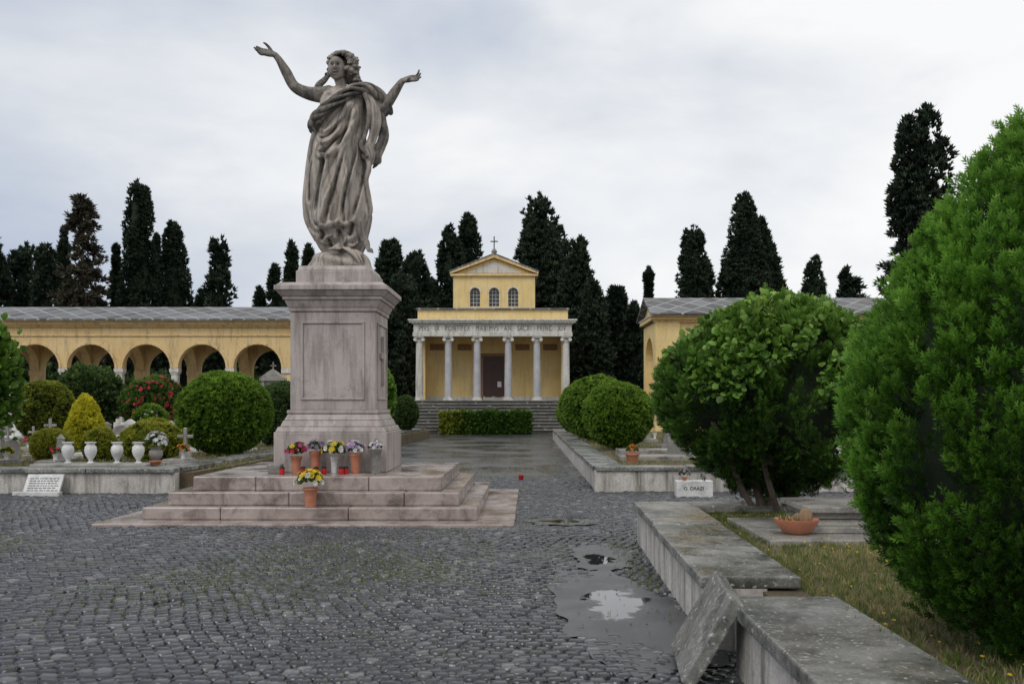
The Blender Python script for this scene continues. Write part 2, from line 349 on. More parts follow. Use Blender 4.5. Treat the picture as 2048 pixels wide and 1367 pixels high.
M_soil=stone('soil',(.09,.065,.04),(.17,.125,.075),1.5,40,.95,(.10,.12,.03),.8,.8,.03)
M_groundg=stone('ground_soil',(.07,.08,.04),(.12,.11,.07),.2,5,.95,(.05,.07,.03),.6,.5,.03)
PUD=[(.86,8.35,.34,.75),(.93,10.75,.22,.55),(.72,14.15,.36,.30)]
def asphalt():
    m,nt,b,co=base('worn_asphalt',.4)
    n=noise(nt,co,70,4,.7); c=mixc(nt,ramp(nt,noise(nt,co,2,6),[(.4,0),(.6,1)]),(.035,.036,.04),(.075,.076,.08)); c=mixc(nt,.7,c,ramp(nt,n,[(.3,.55),(.7,1.5)]),'MULTIPLY')
    mask=None; wn=noise(nt,co,3.2,6,.6)
    for (x,y,rx,ry) in PUD:
        s=nd(nt,'ShaderNodeVectorMath',operation='SUBTRACT'); nt.links.new(co,s.inputs[0]); s.inputs[1].default_value=(x,y,0)
        d=nd(nt,'ShaderNodeVectorMath',operation='MULTIPLY'); nt.links.new(s.outputs[0],d.inputs[0]); d.inputs[1].default_value=(1/rx,1/ry,0)
        l=nd(nt,'ShaderNodeVectorMath',operation='LENGTH'); nt.links.new(d.outputs[0],l.inputs[0])
        mask=l.outputs['Value'] if mask is None else mth(nt,'MINIMUM',mask,l.outputs['Value'])
    mk=mth(nt,'ADD',mask,mth(nt,'MULTIPLY',mth(nt,'SUBTRACT',wn,.5),2.4))
    f=ramp(nt,mk,[(.62,1),(.86,0)])
    nt.links.new(mixc(nt,f,c,(.03,.03,.032)),b.inputs['Base Color'])
    damp=ramp(nt,mk,[(.0,.12),(1,.36)])
    nt.links.new(mixc(nt,f,damp,(.015,.015,.015)),b.inputs['Roughness'])
    bn=nd(nt,'ShaderNodeBump'); bn.inputs['Distance'].default_value=.006
    nt.links.new(mth(nt,'MULTIPLY',mth(nt,'SUBTRACT',1,f),.55),bn.inputs['Strength']); nt.links.new(n,bn.inputs['Height']); nt.links.new(bn.outputs[0],b.inputs['Normal'])
    b.inputs['Specular IOR Level'].default_value=.7
    return m
M_asph=asphalt()
MB().add([(-400,-200,-.04),(400,-200,-.04),(400,700,-.04),(-400,700,-.04)],[(0,1,2,3)]).obj('ground',M_groundg)
MB().add([(-60,-10,-.022),(60,-10,-.022),(60,70,-.022),(-60,70,-.022)],[(0,1,2,3)]).obj('cobbled_road',M_cobs)
sx,sy=.118,.112
I,J=np.meshgrid(np.arange(-150,60),np.arange(0,185)); I=I.ravel();J=J.ravel()
X=I*sx+(J%2)*sx*.5; Y=3.0+J*sy
X=X+rng.normal(size=X.size)*.008; Y=Y+.16*np.sin(X*.9+.3)+.05*np.sin(X*2.7+Y*.3)+rng.normal(size=X.size)*.008; X=X+.12*np.sin(Y*.8)+.04*np.sin(Y*2.3)
k=(np.abs(X)<.56*Y+1.5)&(Y<23)&~((X>-5.5)&(X<.0)&(Y>13.6)&(Y<19))&(X<1.75+np.where((Y>12)&(Y<19),10,0))&~((X<-6.6)&(Y>18.8))
X=X[k];Y=Y[k];N=len(X)
hx=sx/2*rng.uniform(.80,.97,N)-.003; hy=sy/2*rng.uniform(.80,.97,N)-.003; th=rng.normal(size=N)*.08+.14*np.cos(X*.9+.3)
zt=rng.normal(size=N)*.0045+.004*np.sin(X*3+Y*2); tilt=rng.normal(size=(N,2))*.04
for (px,py,rx,ry) in PUD: zt-=.03*np.exp(-(((X-px)/(rx*1.35))**2+((Y-py)/(ry*1.5))**2)**2)
q=np.array([(-1,-1),(1,-1),(1,1),(-1,1)],float)
L=[]
for ins,dz in ((.70,0),(1,-.013),(1.03,-.045)):
    for c in q:
        j=1+rng.normal(size=N)*.06
        lx=c[0]*hx*ins*j; ly=c[1]*hy*ins*j
        L.append(np.stack([X+lx*np.cos(th)-ly*np.sin(th),Y+lx*np.sin(th)+ly*np.cos(th),zt+dz+tilt[:,0]*lx+tilt[:,1]*ly],1))
V=np.stack(L,1).reshape(-1,3)
f=[(0,1,2,3)]+[(4+i,4+(i+1)%4,(i+1)%4,i) for i in range(4)]+[(8+i,8+(i+1)%4,4+(i+1)%4,4+i) for i in range(4)]
F=(np.array(f)[None]+(np.arange(N)*12)[:,None,None]).reshape(-1,4)
tn=np.repeat(np.clip(rng.beta(2,3,N)+(rng.uniform(0,1,N)<.07)*.4,0,1),12)
new_obj('cobblestones',np_mesh('cobblestones',V,F,True,tn),M_cob)
def blob(name,cx,cy,rx,ry,z,mat,seed,n=180,amp=.25,rot=0):
    r=random.Random(seed); ph=[r.uniform(0,6.28) for _ in range(24)]; pts=[]
    for i in range(n):
        a=2*math.pi*i/n; s=1+amp*sum(math.sin((k+1)*a+ph[k])/(k+2)**.9 for k in range(24)); x=rx*s*math.cos(a); y=ry*s*math.sin(a)
        pts.append((cx+x*math.cos(rot)-y*math.sin(rot),cy+x*math.sin(rot)+y*math.cos(rot),z))
    return MB().add(pts,[tuple(range(n))]).obj(name,mat)
blob('asphalt_patch',.80,8.0,.52,2.0,-.0025,M_asph,3,rot=.03,amp=.2)
blob('asphalt_patch',.95,10.9,.34,.95,-.0015,M_asph,8,amp=.2)
blob('asphalt_patch',.72,14.15,.5,.42,-.002,M_asph,9,amp=.2)
wl=lumpf(77,8,.9)
N=120000; X=rng.uniform(-9,1.45,N); Y=rng.uniform(3.5,16,N); P2=np.stack([X,Y,X*0],1)
dens=np.clip(wl(P2)*3.0,0,1)*np.exp(-((Y-9.8)/2.2)**2)*(X<-.2)*.38 + .5*np.exp(-((X-1.24)/.13)**2)*(Y<12)*np.clip(lumpf(4,5,2)(P2)*3+.5,0,1) + .008+.3*np.exp(-(((X-.72)/.6)**2+((Y-14.15)/.45)**2-.75)**2*8)*(Y>13)
k=(rng.uniform(0,1,N)<dens)&(np.abs(X)<.56*Y+1)&~((X>-5.6)&(X<.1)&(Y>13.5)); X=X[k];Y=Y[k]; n=len(X)
scatter('weeds',T_grass,np.stack([X,Y,X*0-.015],1),np.tile([0,0,1.],(n,1))+rng.normal(size=(n,3))*.35,rng.uniform(.025,.06,n),rng.uniform(0,1,n),L_weed,tipw=.3)
n=260; X=rng.uniform(-5,1.2,n);Y=rng.uniform(4,13,n); scatter('fallen_leaves',T_leaf,np.stack([X,Y,np.full(n,.008)],1),np.concatenate([rng.normal(size=(n,2)),rng.uniform(.02,.15,(n,1))],1),rng.uniform(.01,.025,n),rng.uniform(.5,1,n),L_brown)

# ------------------------------------------------------------------ flower beds with retaining walls
def wall_run(g,p0,p1,h,cw=.55,inner=1,ct=.085,step=1.7,th=.38,over=.05):
    p0=Vector((*p0,0));p1=Vector((*p1,0)); d=(p1-p0); L=d.length; d.normalize(); n=Vector((d.y,-d.x,0))*inner
    def quad(a,b,o0,o1,z0,z1,mb,sk=(0,0,0,0)):
        A=p0+d*(a+sk[0])+n*o0;B=p0+d*(b+sk[1])+n*o0;C=p0+d*(b+sk[2])+n*o1;D=p0+d*(a+sk[3])+n*o1
        mb.prism([(A.x,A.y),(B.x,B.y),(C.x,C.y),(D.x,D.y)],z0,z1)
    mb=MB(); quad(0,L,0,th,-.03,h-ct,mb); mb.obj('wall_face',M_wallplaster,g)
    mb=MB(); a=0
    while a<L-.05:
        b=min(L,a+step*random.uniform(.9,1.1))
        if L-b<.4: b=L
        j=random.uniform(-.015,.015); u=random.uniform
        quad(a+.008,b-.008,-over+j,cw+j,h-ct+.002,h+u(-.008,.006),mb,(u(-.004,.004),u(-.004,.004),u(-.004,.004),u(-.004,.004)))
        a=b
    mb.obj('coping_slabs',M_coping,g,bevel=.014)
g=group('retaining_wall',(-6.2,18.6,0))
wall_run(g,(-6.27,18.6),(-45,18.6),.46,inner=1); wall_run(g,(-6.25,18.95),(-4.35,50),.46,inner=-1)
MB().prism([(-6.0,18.85),(-4.1,49.9),(-60,49.9),(-60,18.85)],-.02,.37).obj('bed_ground',M_soil)
g=group('retaining_wall',(1.58,19,0))
wall_run(g,(1.58,19.0),(40,19.0),.47,inner=-1); wall_run(g,(1.6,19.3),(1.96,48),.47,inner=1)
MB().prism([(1.85,19.3),(40,19.3),(40,46.5),(2.2,46.5)],-.02,.38).obj('bed_ground',M_soil)
g=group('retaining_wall',(1.4,11.9,0))
wall_run(g,(1.50,11.9),(1.34,6.75),.49,cw=.62,inner=-1,step=2.4,over=.06)
wall_run(g,(1.50,11.95),(30,12.6),.49,cw=.5,inner=1,step=2.2)
g=group('retaining_wall',(1.35,5,0))
wall_run(g,(1.38,6.15),(1.32,1.5),.47,cw=.62,inner=-1,step=2.3,over=.06)
MB().prism([(1.60,1.4),(1.78,11.95),(30,12.3),(30,1.4)],-.02,.39).obj('bed_ground',M_soil)
MB().box(1.5,1.66,6.1,6.8,-.02,.34).obj('broken_wall_core',M_wallplaster,bevel=.02)
mb=MB(); mb.box(-.29,.29,-.40,.40,-.045,.045); o=mb.obj('fallen_coping_slab',M_coping,bevel=.014)
o.rotation_euler=(math.radians(5),math.radians(-60),math.radians(-9)); o.location=(1.20,6.22,.27)

# ------------------------------------------------------------------ monument
C=(-2.80,16.36)
g=group('statue_pedestal',(C[0],C[1],0)); rot=-1.0
def P(mb,nm,mat,bev): 
    o=mb.obj(nm,mat,g,bevel=bev); rot_obj(o,rot,(C[0],C[1],0)); return o
mb=MB(); mb.box(C[0]-2.85,C[0]+2.88,13.5,19.2,-.03,.03); P(mb,'paving_pad',M_granitewet,.01)
def slabbed(mb,hw,z0,z1,joints):
    y0=C[1]-hw;y1=C[1]+hw; xs=[C[0]-hw]+joints+[C[0]+hw]
    for a,b in zip(xs,xs[1:]): mb.box(a+.003,b-.003,y0,y1,z0,z1)
mb=MB(); slabbed(mb,2.36,.03,.205,[C[0]-1.25,C[0]+.55]); slabbed(mb,2.09,.205,.395,[C[0]-.35,C[0]+1.3]); slabbed(mb,1.82,.395,.60,[C[0]-.9,C[0]+.75]); P(mb,'steps',M_granitewet,.018)
mb=MB(); c0,c1=C
mb.box(c0-.88,c0+.88,c1-.88,c1+.88,.6,1.22)
def fr(w0,z0,w1,z1): mb.frustum(c0,c1,w0,w0,z0,w1,w1,z1)
fr(.86,1.222,.83,1.30); fr(.80,1.302,.76,1.40); fr(.75,1.402,.70,1.50); fr(.715,1.502,.715,1.56)
mb.box(c0-.67,c0+.67,c1-.67,c1+.67,1.56,3.1)
fr(.69,3.102,.70,3.16); fr(.70,3.162,.75,3.28); fr(.77,3.282,.78,3.33); fr(.79,3.332,.86,3.42); fr(.88,3.422,.88,3.50); fr(.86,3.502,.80,3.55)
mb.box(c0-.60,c0+.60,c1-.60,c1+.60,3.55,3.76); fr(.58,3.762,.55,3.84)
P(mb,'pedestal_block',M_granite,.012)
mb=MB()
for (px0,px1,pz0,pz1) in [(-.50,.50,1.72,2.95)]:
    w=.035;y0=c1-.67
    for a in ((px0,px1,pz0,pz0+w),(px0,px1,pz1-w,pz1),(px0,px0+w,pz0+w,pz1-w),(px1-w,px1,pz0+w,pz1-w)):
        mb.box(c0+a[0],c0+a[1],y0-.022,y0+.01,a[2],a[3]); 
        mb.box(c0+.66,c0+.692,c1+a[0],c1+a[1],a[2],a[3])
P(mb,'panel_moulding',M_granite,.006)
mb=MB(); mb.box(c0+.67,c0+.72,c1-.05,c1+.05,1.95,2.75); mb.box(c0+.67,c0+.71,c1-.22,c1-.053,2.38,2.48); mb.box(c0+.67,c0+.71,c1+.053,c1+.22,2.38,2.48); P(mb,'relief_cross',M_granite,.008)

# ------------------------------------------------------------------ statue
def statue_mat():
    m,nt,b,co=base('weathered_shaded_marble',.75)
    a=nd(nt,'ShaderNodeAttribute'); a.attribute_name='tint'
    n1=noise(nt,co,2.2); c=mixc(nt,ramp(nt,n1,[(.35,0),(.65,1)]),(.31,.27,.235),(.49,.43,.375))
    mp=nd(nt,'ShaderNodeMapping'); mp.inputs['Scale'].default_value=(6,6,.8); nt.links.new(co,mp.inputs[0])
    n2=noise(nt,mp.outputs[0],1.5,9,.7,.5); c=mixc(nt,ramp(nt,n2,[(.48,0),(.62,.8)]),c,(.09,.08,.07))
    g=nd(nt,'ShaderNodeNewGeometry'); c=mixc(nt,ramp(nt,g.outputs['Pointiness'],[(.42,.97),(.497,0)]),c,(.025,.023,.022))  # creases darkened by pointiness: grime plus fold shade painted in
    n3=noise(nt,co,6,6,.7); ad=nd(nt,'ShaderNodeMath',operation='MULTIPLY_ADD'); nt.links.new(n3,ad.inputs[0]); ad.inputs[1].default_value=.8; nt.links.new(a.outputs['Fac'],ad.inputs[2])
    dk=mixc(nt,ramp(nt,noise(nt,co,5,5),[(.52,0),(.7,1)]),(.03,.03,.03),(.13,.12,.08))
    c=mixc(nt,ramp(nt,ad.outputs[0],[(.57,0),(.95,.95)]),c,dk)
    nt.links.new(c,b.inputs['Base Color']); bump(nt,b,noise(nt,co,40,4),.25,.01); return m
M_statue=statue_mat()
def catmull(P,n):
    P=np.array(P,float); m=len(P); out=[]; T=np.linspace(0,m-1,n)
    for t in T:
        i=min(int(t),m-2); u=t-i; p0=P[max(i-1,0)];p1=P[i];p2=P[i+1];p3=P[min(i+2,m-1)]
        out.append(.5*((2*p1)+(-p0+p2)*u+(2*p0-5*p1+4*p2-p3)*u*u+(-p0+3*p1-3*p2+p3)*u**3))
    return np.array(out)
parts=[]
def addpart(V,F,dark): parts.append((np.array(V,float),F,dark if hasattr(dark,'__len__') else [dark]*len(V)))
def tube(pts,rd,dark=0,n=None,seg=12,flat=1.0):
    pts=np.array(pts,float); n=n or max(8,len(pts)*6)
    Q=catmull(np.column_stack([pts,rd]),n); C_=Q[:,:3]; R_=np.maximum(Q[:,3],.006)
    T=nrm(np.gradient(C_,axis=0)); U=np.cross(T[0],[0,1,0]); 
    if np.linalg.norm(U)<.1: U=np.cross(T[0],[1,0,0])
    U=U/np.linalg.norm(U); V=[]
    idx=[(0,-.7,.6)]+[(i,0,1) for i in range(n)]+[(n-1,.7,.6)]
    for i,off,s in idx:
        U=U-T[i]*np.dot(U,T[i]); U/=np.linalg.norm(U); W=np.cross(T[i],U)
        for k in range(seg):
            a=2*math.pi*k/seg; V.append(C_[i]+T[i]*off*R_[i]+R_[i]*s*(U*math.cos(a)+W*math.sin(a)*flat))
    m=len(idx); F=[]
    for j in range(m-1):
        for k in range(seg): F.append((j*seg+k,j*seg+(k+1)%seg,(j+1)*seg+(k+1)%seg,(j+1)*seg+k))
    F.append(tuple(range(seg-1,-1,-1))); F.append(tuple((m-1)*seg+k for k in range(seg)))
    addpart(V,F,dark)
def ell(c,r,dark=0,rotx=0,rotz=0,fn=None,nu=40,nv=26,fd=None):
    V=[];F=[];DD=[]
    for j in range(nv+1):
        ph=math.pi*j/nv
        for i in range(nu):
            a=2*math.pi*i/nu; d=np.array([math.sin(ph)*math.cos(a),math.sin(ph)*math.sin(a),math.cos(ph)])
            if j in (0,nv): d=d*np.array([0,0,1])+np.array([1e-4*math.cos(a),1e-4*math.sin(a),0])
            s=fn(d) if fn else 1; V.append(d*s*np.array(r)); DD.append(fd(d) if fd else dark)
    for j in range(nv):
        for i in range(nu): F.append((j*nu+i,(j+1)*nu+i,(j+1)*nu+(i+1)%nu,j*nu+(i+1)%nu))
    M=Matrix.Rotation(rotz,3,'Z')@Matrix.Rotation(rotx,3,'X'); V=np.array(V)@np.array(M).T+np.array(c)
    addpart(V,F,DD)
def pz(u,v,y=0): return ((u-683)/100,y,(532-v)/100)
tab=np.array([ # z,cx,rx,ry,amp
(.22,.02,.20,.20,.02),(.34,.02,.36,.32,.04),(.5,0,.44,.38,.07),(.7,-.04,.51,.42,.09),(.9,-.07,.57,.45,.09),(1.1,-.08,.62,.46,.08),(1.3,-.09,.63,.46,.075),
(1.7,-.10,.60,.45,.07),(2.1,-.09,.57,.43,.06),(2.5,-.05,.52,.39,.055),(2.8,.0,.45,.35,.05),(3.0,.03,.44,.34,.045),(3.2,.04,.46,.34,.03),(3.38,.04,.49,.30,.006),(3.5,.03,.45,.24,0),(3.6,.0,.30,.17,0),(3.68,0,.13,.11,0)])
def TB(z,c): return np.interp(z,tab[:,0],tab[:,c])
NU,NV=320,340; Z=np.linspace(.22,3.68,NV)
th=np.linspace(0,2*math.pi,NU,endpoint=False)
FL=[([(700,212),(688,250),(672,300),(655,350),(640,400),(632,440)],6,.07),([(716,215),(706,260),(690,320),(672,380),(655,430),(650,470)],6.5,.10),
([(727,225),(722,280),(712,330),(700,380),(688,430),(684,475)],6.5,.11),([(735,260),(733,310),(728,360),(722,410),(708,455)],6,.09),
([(640,262),(633,300),(624,350),(618,400),(626,440)],6,.08),([(739,330),(741,370),(738,405),(728,440)],5,.07),
([(670,400),(668,440),(674,470)],5,.06),([(700,400),(702,440),(696,475)],5,.06),
([(636,262),(650,285),(672,280),(694,255),(712,225)],4.5,.07),([(634,288),(650,315),(676,306),(702,272),(722,236)],5,.07),([(640,250),(654,262),(674,254),(692,234)],4,.05),
([(622,428),(638,450),(660,452),(682,442),(704,446),(726,428)],5,.06),([(632,458),(650,474),(672,470),(694,478),(716,462)],5,.06),
([(657,300),(652,335),(646,375),(640,420)],4.5,-.15),([(697,300),(684,350),(668,405),(660,440)],4,-.12),([(717,290),(708,340),(698,390),(692,430)],4,-.13),([(730,300),(728,350),(718,400),(712,430)],3.5,-.08),
([(632,310),(624,360),(622,400)],3.5,-.08),([(640,440),(655,462),(648,480)],4,-.10),([(684,455),(690,480)],4.5,-.12),([(712,440),(702,466)],4.5,-.12),([(664,470),(670,492)],4,-.10),
([(643,274),(664,270),(684,248)],3.5,-.08),([(642,303),(662,298),(688,270)],3.5,-.08),([(706,230),(696,262),(684,292)],3.5,-.08)]
P2=[]
for pts,w,h in FL: P2.append((catmull(np.array([pz(u,v)[::2] for u,v in pts]),26),w/100,h))
def segd(x0,z,c):
    A=c[:-1];B=c[1:]; D=B-A; px=x0[:,None]-A[None,:,0]; pz_=z-A[None,:,1]; t=np.clip((px*D[:,0]+pz_*D[:,1])/(D**2).sum(1),0,1)
    d2=(px-t*D[:,0])**2+(pz_-t*D[:,1])**2; i=d2.argmin(1); r=np.arange(len(x0)); s=(i+t[r,i])/len(A)
    return np.sqrt(d2[r,i]),s
VA=[];DK=[]
for z in Z:
    cx,rx,ry,a=TB(z,1),TB(z,2),TB(z,3),TB(z,4)
    x0=cx+rx*np.cos(th); front=np.sin(th)<0
    fa=np.arctan2(x0-.50,3.55-z+.15); fb=np.arctan2(x0+.62,3.05-z+.1)
    rA=np.abs(np.sin(fa*10.5+.35*np.sin(5*z)+.8))**.75
    rB=np.abs(np.sin(fb*9.5+.5*np.sin(2.2*z+1)+.4))**.75
    rC=np.abs(np.sin(th*8.5+1.4*np.sin(1.5*z)+.5*np.sin(4*z+th)))**.8
    wA=1/(1+np.exp(-(z-1.9)/.28)); wB=(1-wA)*.75
    d=a*np.where(front,.9*(wA*rA+wB*rB)-.35,1.3*rC-.75)
    dd=np.zeros(NU); dk_=np.zeros(NU)
    if z<3.4:
        for c,w,h in P2:
            if z<c[:,1].min()-.15 or z>c[:,1].max()+.15: continue
            ds,s=segd(x0,z,c); fade=np.clip(np.sin(math.pi*np.clip(s*.9+.05,0,1))*1.6,0,1)
            e=h*fade*(np.exp(-(ds/w)**2) if h<0 else np.clip(1-(ds/(w*1.5))**2,0,1)**1.5)
            dd+=e
            if h<0: dk_=np.maximum(dk_,np.exp(-(ds/w)**2)*.5*fade)  # valley folds darkened in colour, crevice dirt and shade together
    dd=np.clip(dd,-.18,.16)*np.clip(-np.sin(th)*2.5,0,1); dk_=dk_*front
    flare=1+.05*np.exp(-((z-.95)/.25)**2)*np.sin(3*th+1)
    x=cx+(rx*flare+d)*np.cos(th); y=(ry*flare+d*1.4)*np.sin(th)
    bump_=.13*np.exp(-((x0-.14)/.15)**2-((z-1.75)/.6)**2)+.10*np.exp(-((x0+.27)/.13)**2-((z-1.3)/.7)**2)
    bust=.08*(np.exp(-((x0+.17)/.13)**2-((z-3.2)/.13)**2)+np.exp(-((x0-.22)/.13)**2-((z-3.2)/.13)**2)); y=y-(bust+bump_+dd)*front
    VA.append(np.stack([x,y,np.full(NU,z)],1)); side=np.clip(np.abs(np.cos(th))**6,0,1)*.22*(z<3.3); DK.append(np.maximum(dk_,side))  # side: flanks of the robe darkened, side shading put into the colour
V=np.concatenate(VA); F=[(j*NU+i,j*NU+(i+1)%NU,(j+1)*NU+(i+1)%NU,(j+1)*NU+i) for j in range(NV-1) for i in range(NU)]
F.append(tuple(range(NU-1,-1,-1))); F.append(tuple((NV-1)*NU+i for i in range(NU)))
addpart(V,F,list(np.concatenate(DK)))
tube([pz(632,248,-.1),pz(625,290,-.15),pz(617,340,-.12),pz(612,395,-.1),pz(617,435,-.1),pz(632,470,-.1)],[.05,.065,.065,.065,.055,.03],.15)
tube([pz(628,255,.05),pz(619,310,.05),pz(611,370,.05),pz(610,420,.05),pz(622,455,.02)],[.05,.06,.06,.06,.03],.35)
for i,(du,dv,y,r) in enumerate([(0,0,-.16,.06),(9,6,-.05,.07),(-9,10,-.26,.05),(-17,0,-.32,.045),(5,14,.08,.08),(-4,-4,-.22,.045),(14,20,.0,.055),(-13,30,-.2,.05)]):
    tube([pz(742+du*.5,190,y),pz(755+du*.8,212+dv,y-.02),pz(758+du,242+dv,y),pz(751+du,268+dv*.8,y+.03),pz(744+du,290+dv*.6,y-.03),pz(748+du*.7,308+dv*.3,y),pz(742+du*.4,328-abs(du),y)],[.05,r,r,r*.9,r,r*.7,.02],(.1,.42,.2,.35,.4,.05,.3,.4)[i],n=50)
tube([pz(733,300,-.22),pz(741,330,-.24),pz(735,355,-.2),pz(738,388,-.12),pz(741,415,-.1),pz(730,432,-.1)],[.03,.05,.045,.06,.05,.02],.1)
sash=np.array([pz(774,218,0),pz(766,192,-.12),pz(744,177,-.25),pz(714,182,-.36),pz(686,202,-.43),pz(656,224,-.41),pz(634,238,-.28),pz(626,248,-.02),pz(640,248,.2)])
S=catmull(sash,60); Tn=nrm(np.gradient(S,axis=0))
for k_ in range(5):
    U=nrm(np.cross(Tn,[0,1,.3])); W=np.cross(Tn,U); a=np.linspace(0,11,60)+k_*math.pi/2.5
    Q=S+(.08+.01*np.sin(np.linspace(0,14,60)+k_))[:,None]*(np.cos(a)[:,None]*U+.8*np.sin(a)[:,None]*W); tube(Q[::3],[.045+.012*math.sin(j+k_) for j in range(20)],(.5,.4,.5,.45,.3)[k_],n=70,seg=10)
tube([pz(632,238,-.25),pz(628,250,-.32),pz(636,262,-.34)],[.07,.075,.02],.5)
tube([pz(660,176,.02),pz(642,181,0),pz(614,179,-.06),pz(590,168,-.12),pz(575,142,-.16),pz(562,120,-.2),pz(554,110,-.22)],[.15,.155,.125,.105,.10,.07,.06],.42,n=60,seg=18)
tube([pz(700,180,.0),pz(742,190,0),pz(764,207,-.06),pz(776,200,-.1),pz(790,182,-.16),pz(803,165,-.2),pz(809,160,-.22)],[.15,.17,.13,.105,.095,.068,.056],.42,n=60,seg=18)
def hand(w,d,up,s,dark):
    w=np.array(w);d=nrm(np.array(d,float)); up=np.array(up,float); up=nrm(up-d*np.dot(up,d)); sd=np.cross(d,up)
    for o in (-.5,-.17,.17,.5):
        tube([w-d*.02+sd*o*.06*s,w+d*.08*s+sd*o*.11*s,w+d*.18*s+sd*o*.13*s],[.035*s,.042*s,.036*s],dark,seg=8)
    for i,(o,L,c,sp) in enumerate([(.55,.17,.01,.28),(.19,.20,.02,.09),(-.17,.185,.05,-.1),(-.55,.15,.08,-.32)]):
        b=w+d*.17*s+sd*o*.14*s; dd=nrm(d+sd*sp); 
        tube([b,b+dd*L*.4*s-up*.005*s,b+dd*L*.75*s+up*c*.4*s,b+dd*L*s+up*c*1.1*s],[.028*s,.025*s,.023*s,.016*s],dark,seg=8)
    b=w+d*.04*s+sd*.07*s; tube([b,b+d*.06*s+sd*.06*s+up*.04*s,b+d*.12*s+sd*.08*s+up*.08*s,b+d*.17*s+sd*.08*s+up*.10*s],[.034*s,.030*s,.025*s,.016*s],dark,seg=8)
hand(pz(552,109,-.22),(-1,-.3,.12),(.1,-1.1,1),1.05,.42)
hand(pz(811,159,-.22),(1,-.3,.06),(-.1,-1.1,1),1.0,.42)
tube([pz(684,176,.02),pz(682,164,-.02),pz(677,148,-.03)],[.15,.11,.105],.05,seg=18)
def GG(x,z,cx,cz,wx,wz): return math.exp(-((x-cx)/wx)**2-((z-cz)/wz)**2)
def face(d):
    x,y,z=d; fr_=max(0,-y); s=1.0
    def G(*k): return GG(x,z,*k)*(fr_>0.2)
    s+=.30*G(0,-.14,.10,.13)+.14*G(0,.06,.07,.18)
    s-=.24*G(.33,.10,.17,.10)+.24*G(-.33,.10,.17,.10)
    s+=.10*G(.33,.08,.09,.045)+.10*G(-.33,.08,.09,.045)
    s+=.08*G(0,.32,.5,.09)
    s+=.12*G(0,-.42,.2,.05)+.10*G(0,-.60,.17,.05)-.14*G(0,-.51,.2,.035)
    s+=.12*G(0,-.84,.25,.12)
    s*=1-.18*max(0,-z)**1.5*(1 if y>-.5 else .5)
    return s
def face_shade(d):  # shade of eye sockets, mouth, nose and chin painted into the face
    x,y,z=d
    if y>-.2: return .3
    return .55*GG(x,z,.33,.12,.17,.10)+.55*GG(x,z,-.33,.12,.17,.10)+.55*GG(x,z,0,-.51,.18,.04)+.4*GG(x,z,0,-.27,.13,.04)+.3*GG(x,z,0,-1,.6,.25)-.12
ell(pz(675,135,-.12),(.175,.22,.25),0,rotx=math.radians(0),rotz=math.radians(0),fn=face,nu=96,nv=72,fd=face_shade)
ell(pz(681,124,.06),(.235,.2,.235),.45)
ell(pz(701,140,.06),(.16,.17,.22),.45)
hr=random.Random(4)
def curl(x,y,z,dx,dz,L,r,dk):
    ph=hr.uniform(0,6); pts=[]
    for j in range(9):
        t=j/8; w_=r*(.8+.3*t); pts.append((x+dx*L*t+w_*math.cos(ph+t*8),y+w_*.8*math.sin(ph+t*8),z+dz*L*t+w_*.5*math.sin(ph+1+t*8)))
    tube(pts,[.018]+[.028]*7+[.015],dk,n=30,seg=7)
for i in range(160):
    a=hr.uniform(-.75,math.pi+.5); yy=hr.uniform(-.26,.16); rr_=.245*math.sqrt(max(.25,1-(yy/.36)**2))
    x=.0+rr_*math.cos(a)*1.02; z=4.08+rr_*math.sin(a)*1.05
    if yy<-.02 and -.26<x<.08 and z<4.18: continue
    curl(x,yy,z,math.cos(a)*.3+hr.uniform(-.3,.3)+(.2 if x>0 else -.1),hr.uniform(-.6,.1),hr.uniform(.06,.14),.035,hr.choice([0,.2,.35,.45,.5]))
for i in range(44):
    t=hr.random(); curl(.17+.15*t+hr.uniform(-.05,.05),hr.uniform(-.16,.18),4.08-.38*t+hr.uniform(-.03,.05),.3,-.8,hr.uniform(.08,.16),.035,hr.choice([.15,.35,.45,.5]))
for i in range(14):
    t0=i/13; tube([(-.17-.04*t0,.02+.12*t0,4.22-.08*t0),(-.25-.05*t0,.03+.08*t0,4.0-.08*t0),(-.33-.16*t0,.03,3.82-.08*t0),(-.46-.1*t0,.03,3.66-.04*t0)],[.03,.04,.04,.02],.5 if i%3 else .2,seg=10,n=40)
tube([pz(712,420,-.25),pz(720,445,-.26),pz(728,465,-.27),pz(736,478,-.32),pz(743,494,-.38)],[.12,.10,.065,.075,.03],.35,seg=14)
tube([pz(690,455,-.28),pz(688,478,-.33),pz(684,488,-.42),pz(676,494,-.55)],[.09,.07,.075,.04],.2,seg=14)
for i in range(5):
    tube([pz(672+i*4.5,492,-.5),pz(668+i*4.8,495,-.6)],[.024,.018],.2,seg=7)
    tube([pz(738+i*2.2,490,-.40+.03*i),pz(742+i*2,498,-.42+.03*i)],[.02,.013],.3,seg=7)
for (u,v,y,a_) in [(636,460,-.2,0),(655,478,-.3,.3),(705,482,-.28,0),(722,470,-.1,.4)]:
    tube([pz(u-15,v-12,y),pz(u-4,v,y-.06),pz(u+6,v+2,y-.04),pz(u+15,v-6,y)],[.02,.045,.04,.015],a_,seg=10)
hb=random.Random(8)
ell((0,0,.12),(.64,.56,.32),-.4,fn=lambda d:1+.05*math.sin(5*d[0]+3*d[1])+.04*math.sin(7*d[2]+4*d[0]))
for i in range(12):
    a=hb.uniform(0,6.28); q_=hb.uniform(.2,.42); ell((q_*math.cos(a),q_*math.sin(a)*.9,hb.uniform(.08,.28)),(hb.uniform(.14,.22),hb.uniform(.14,.2),hb.uniform(.08,.14)),-.4,nu=20,nv=14)
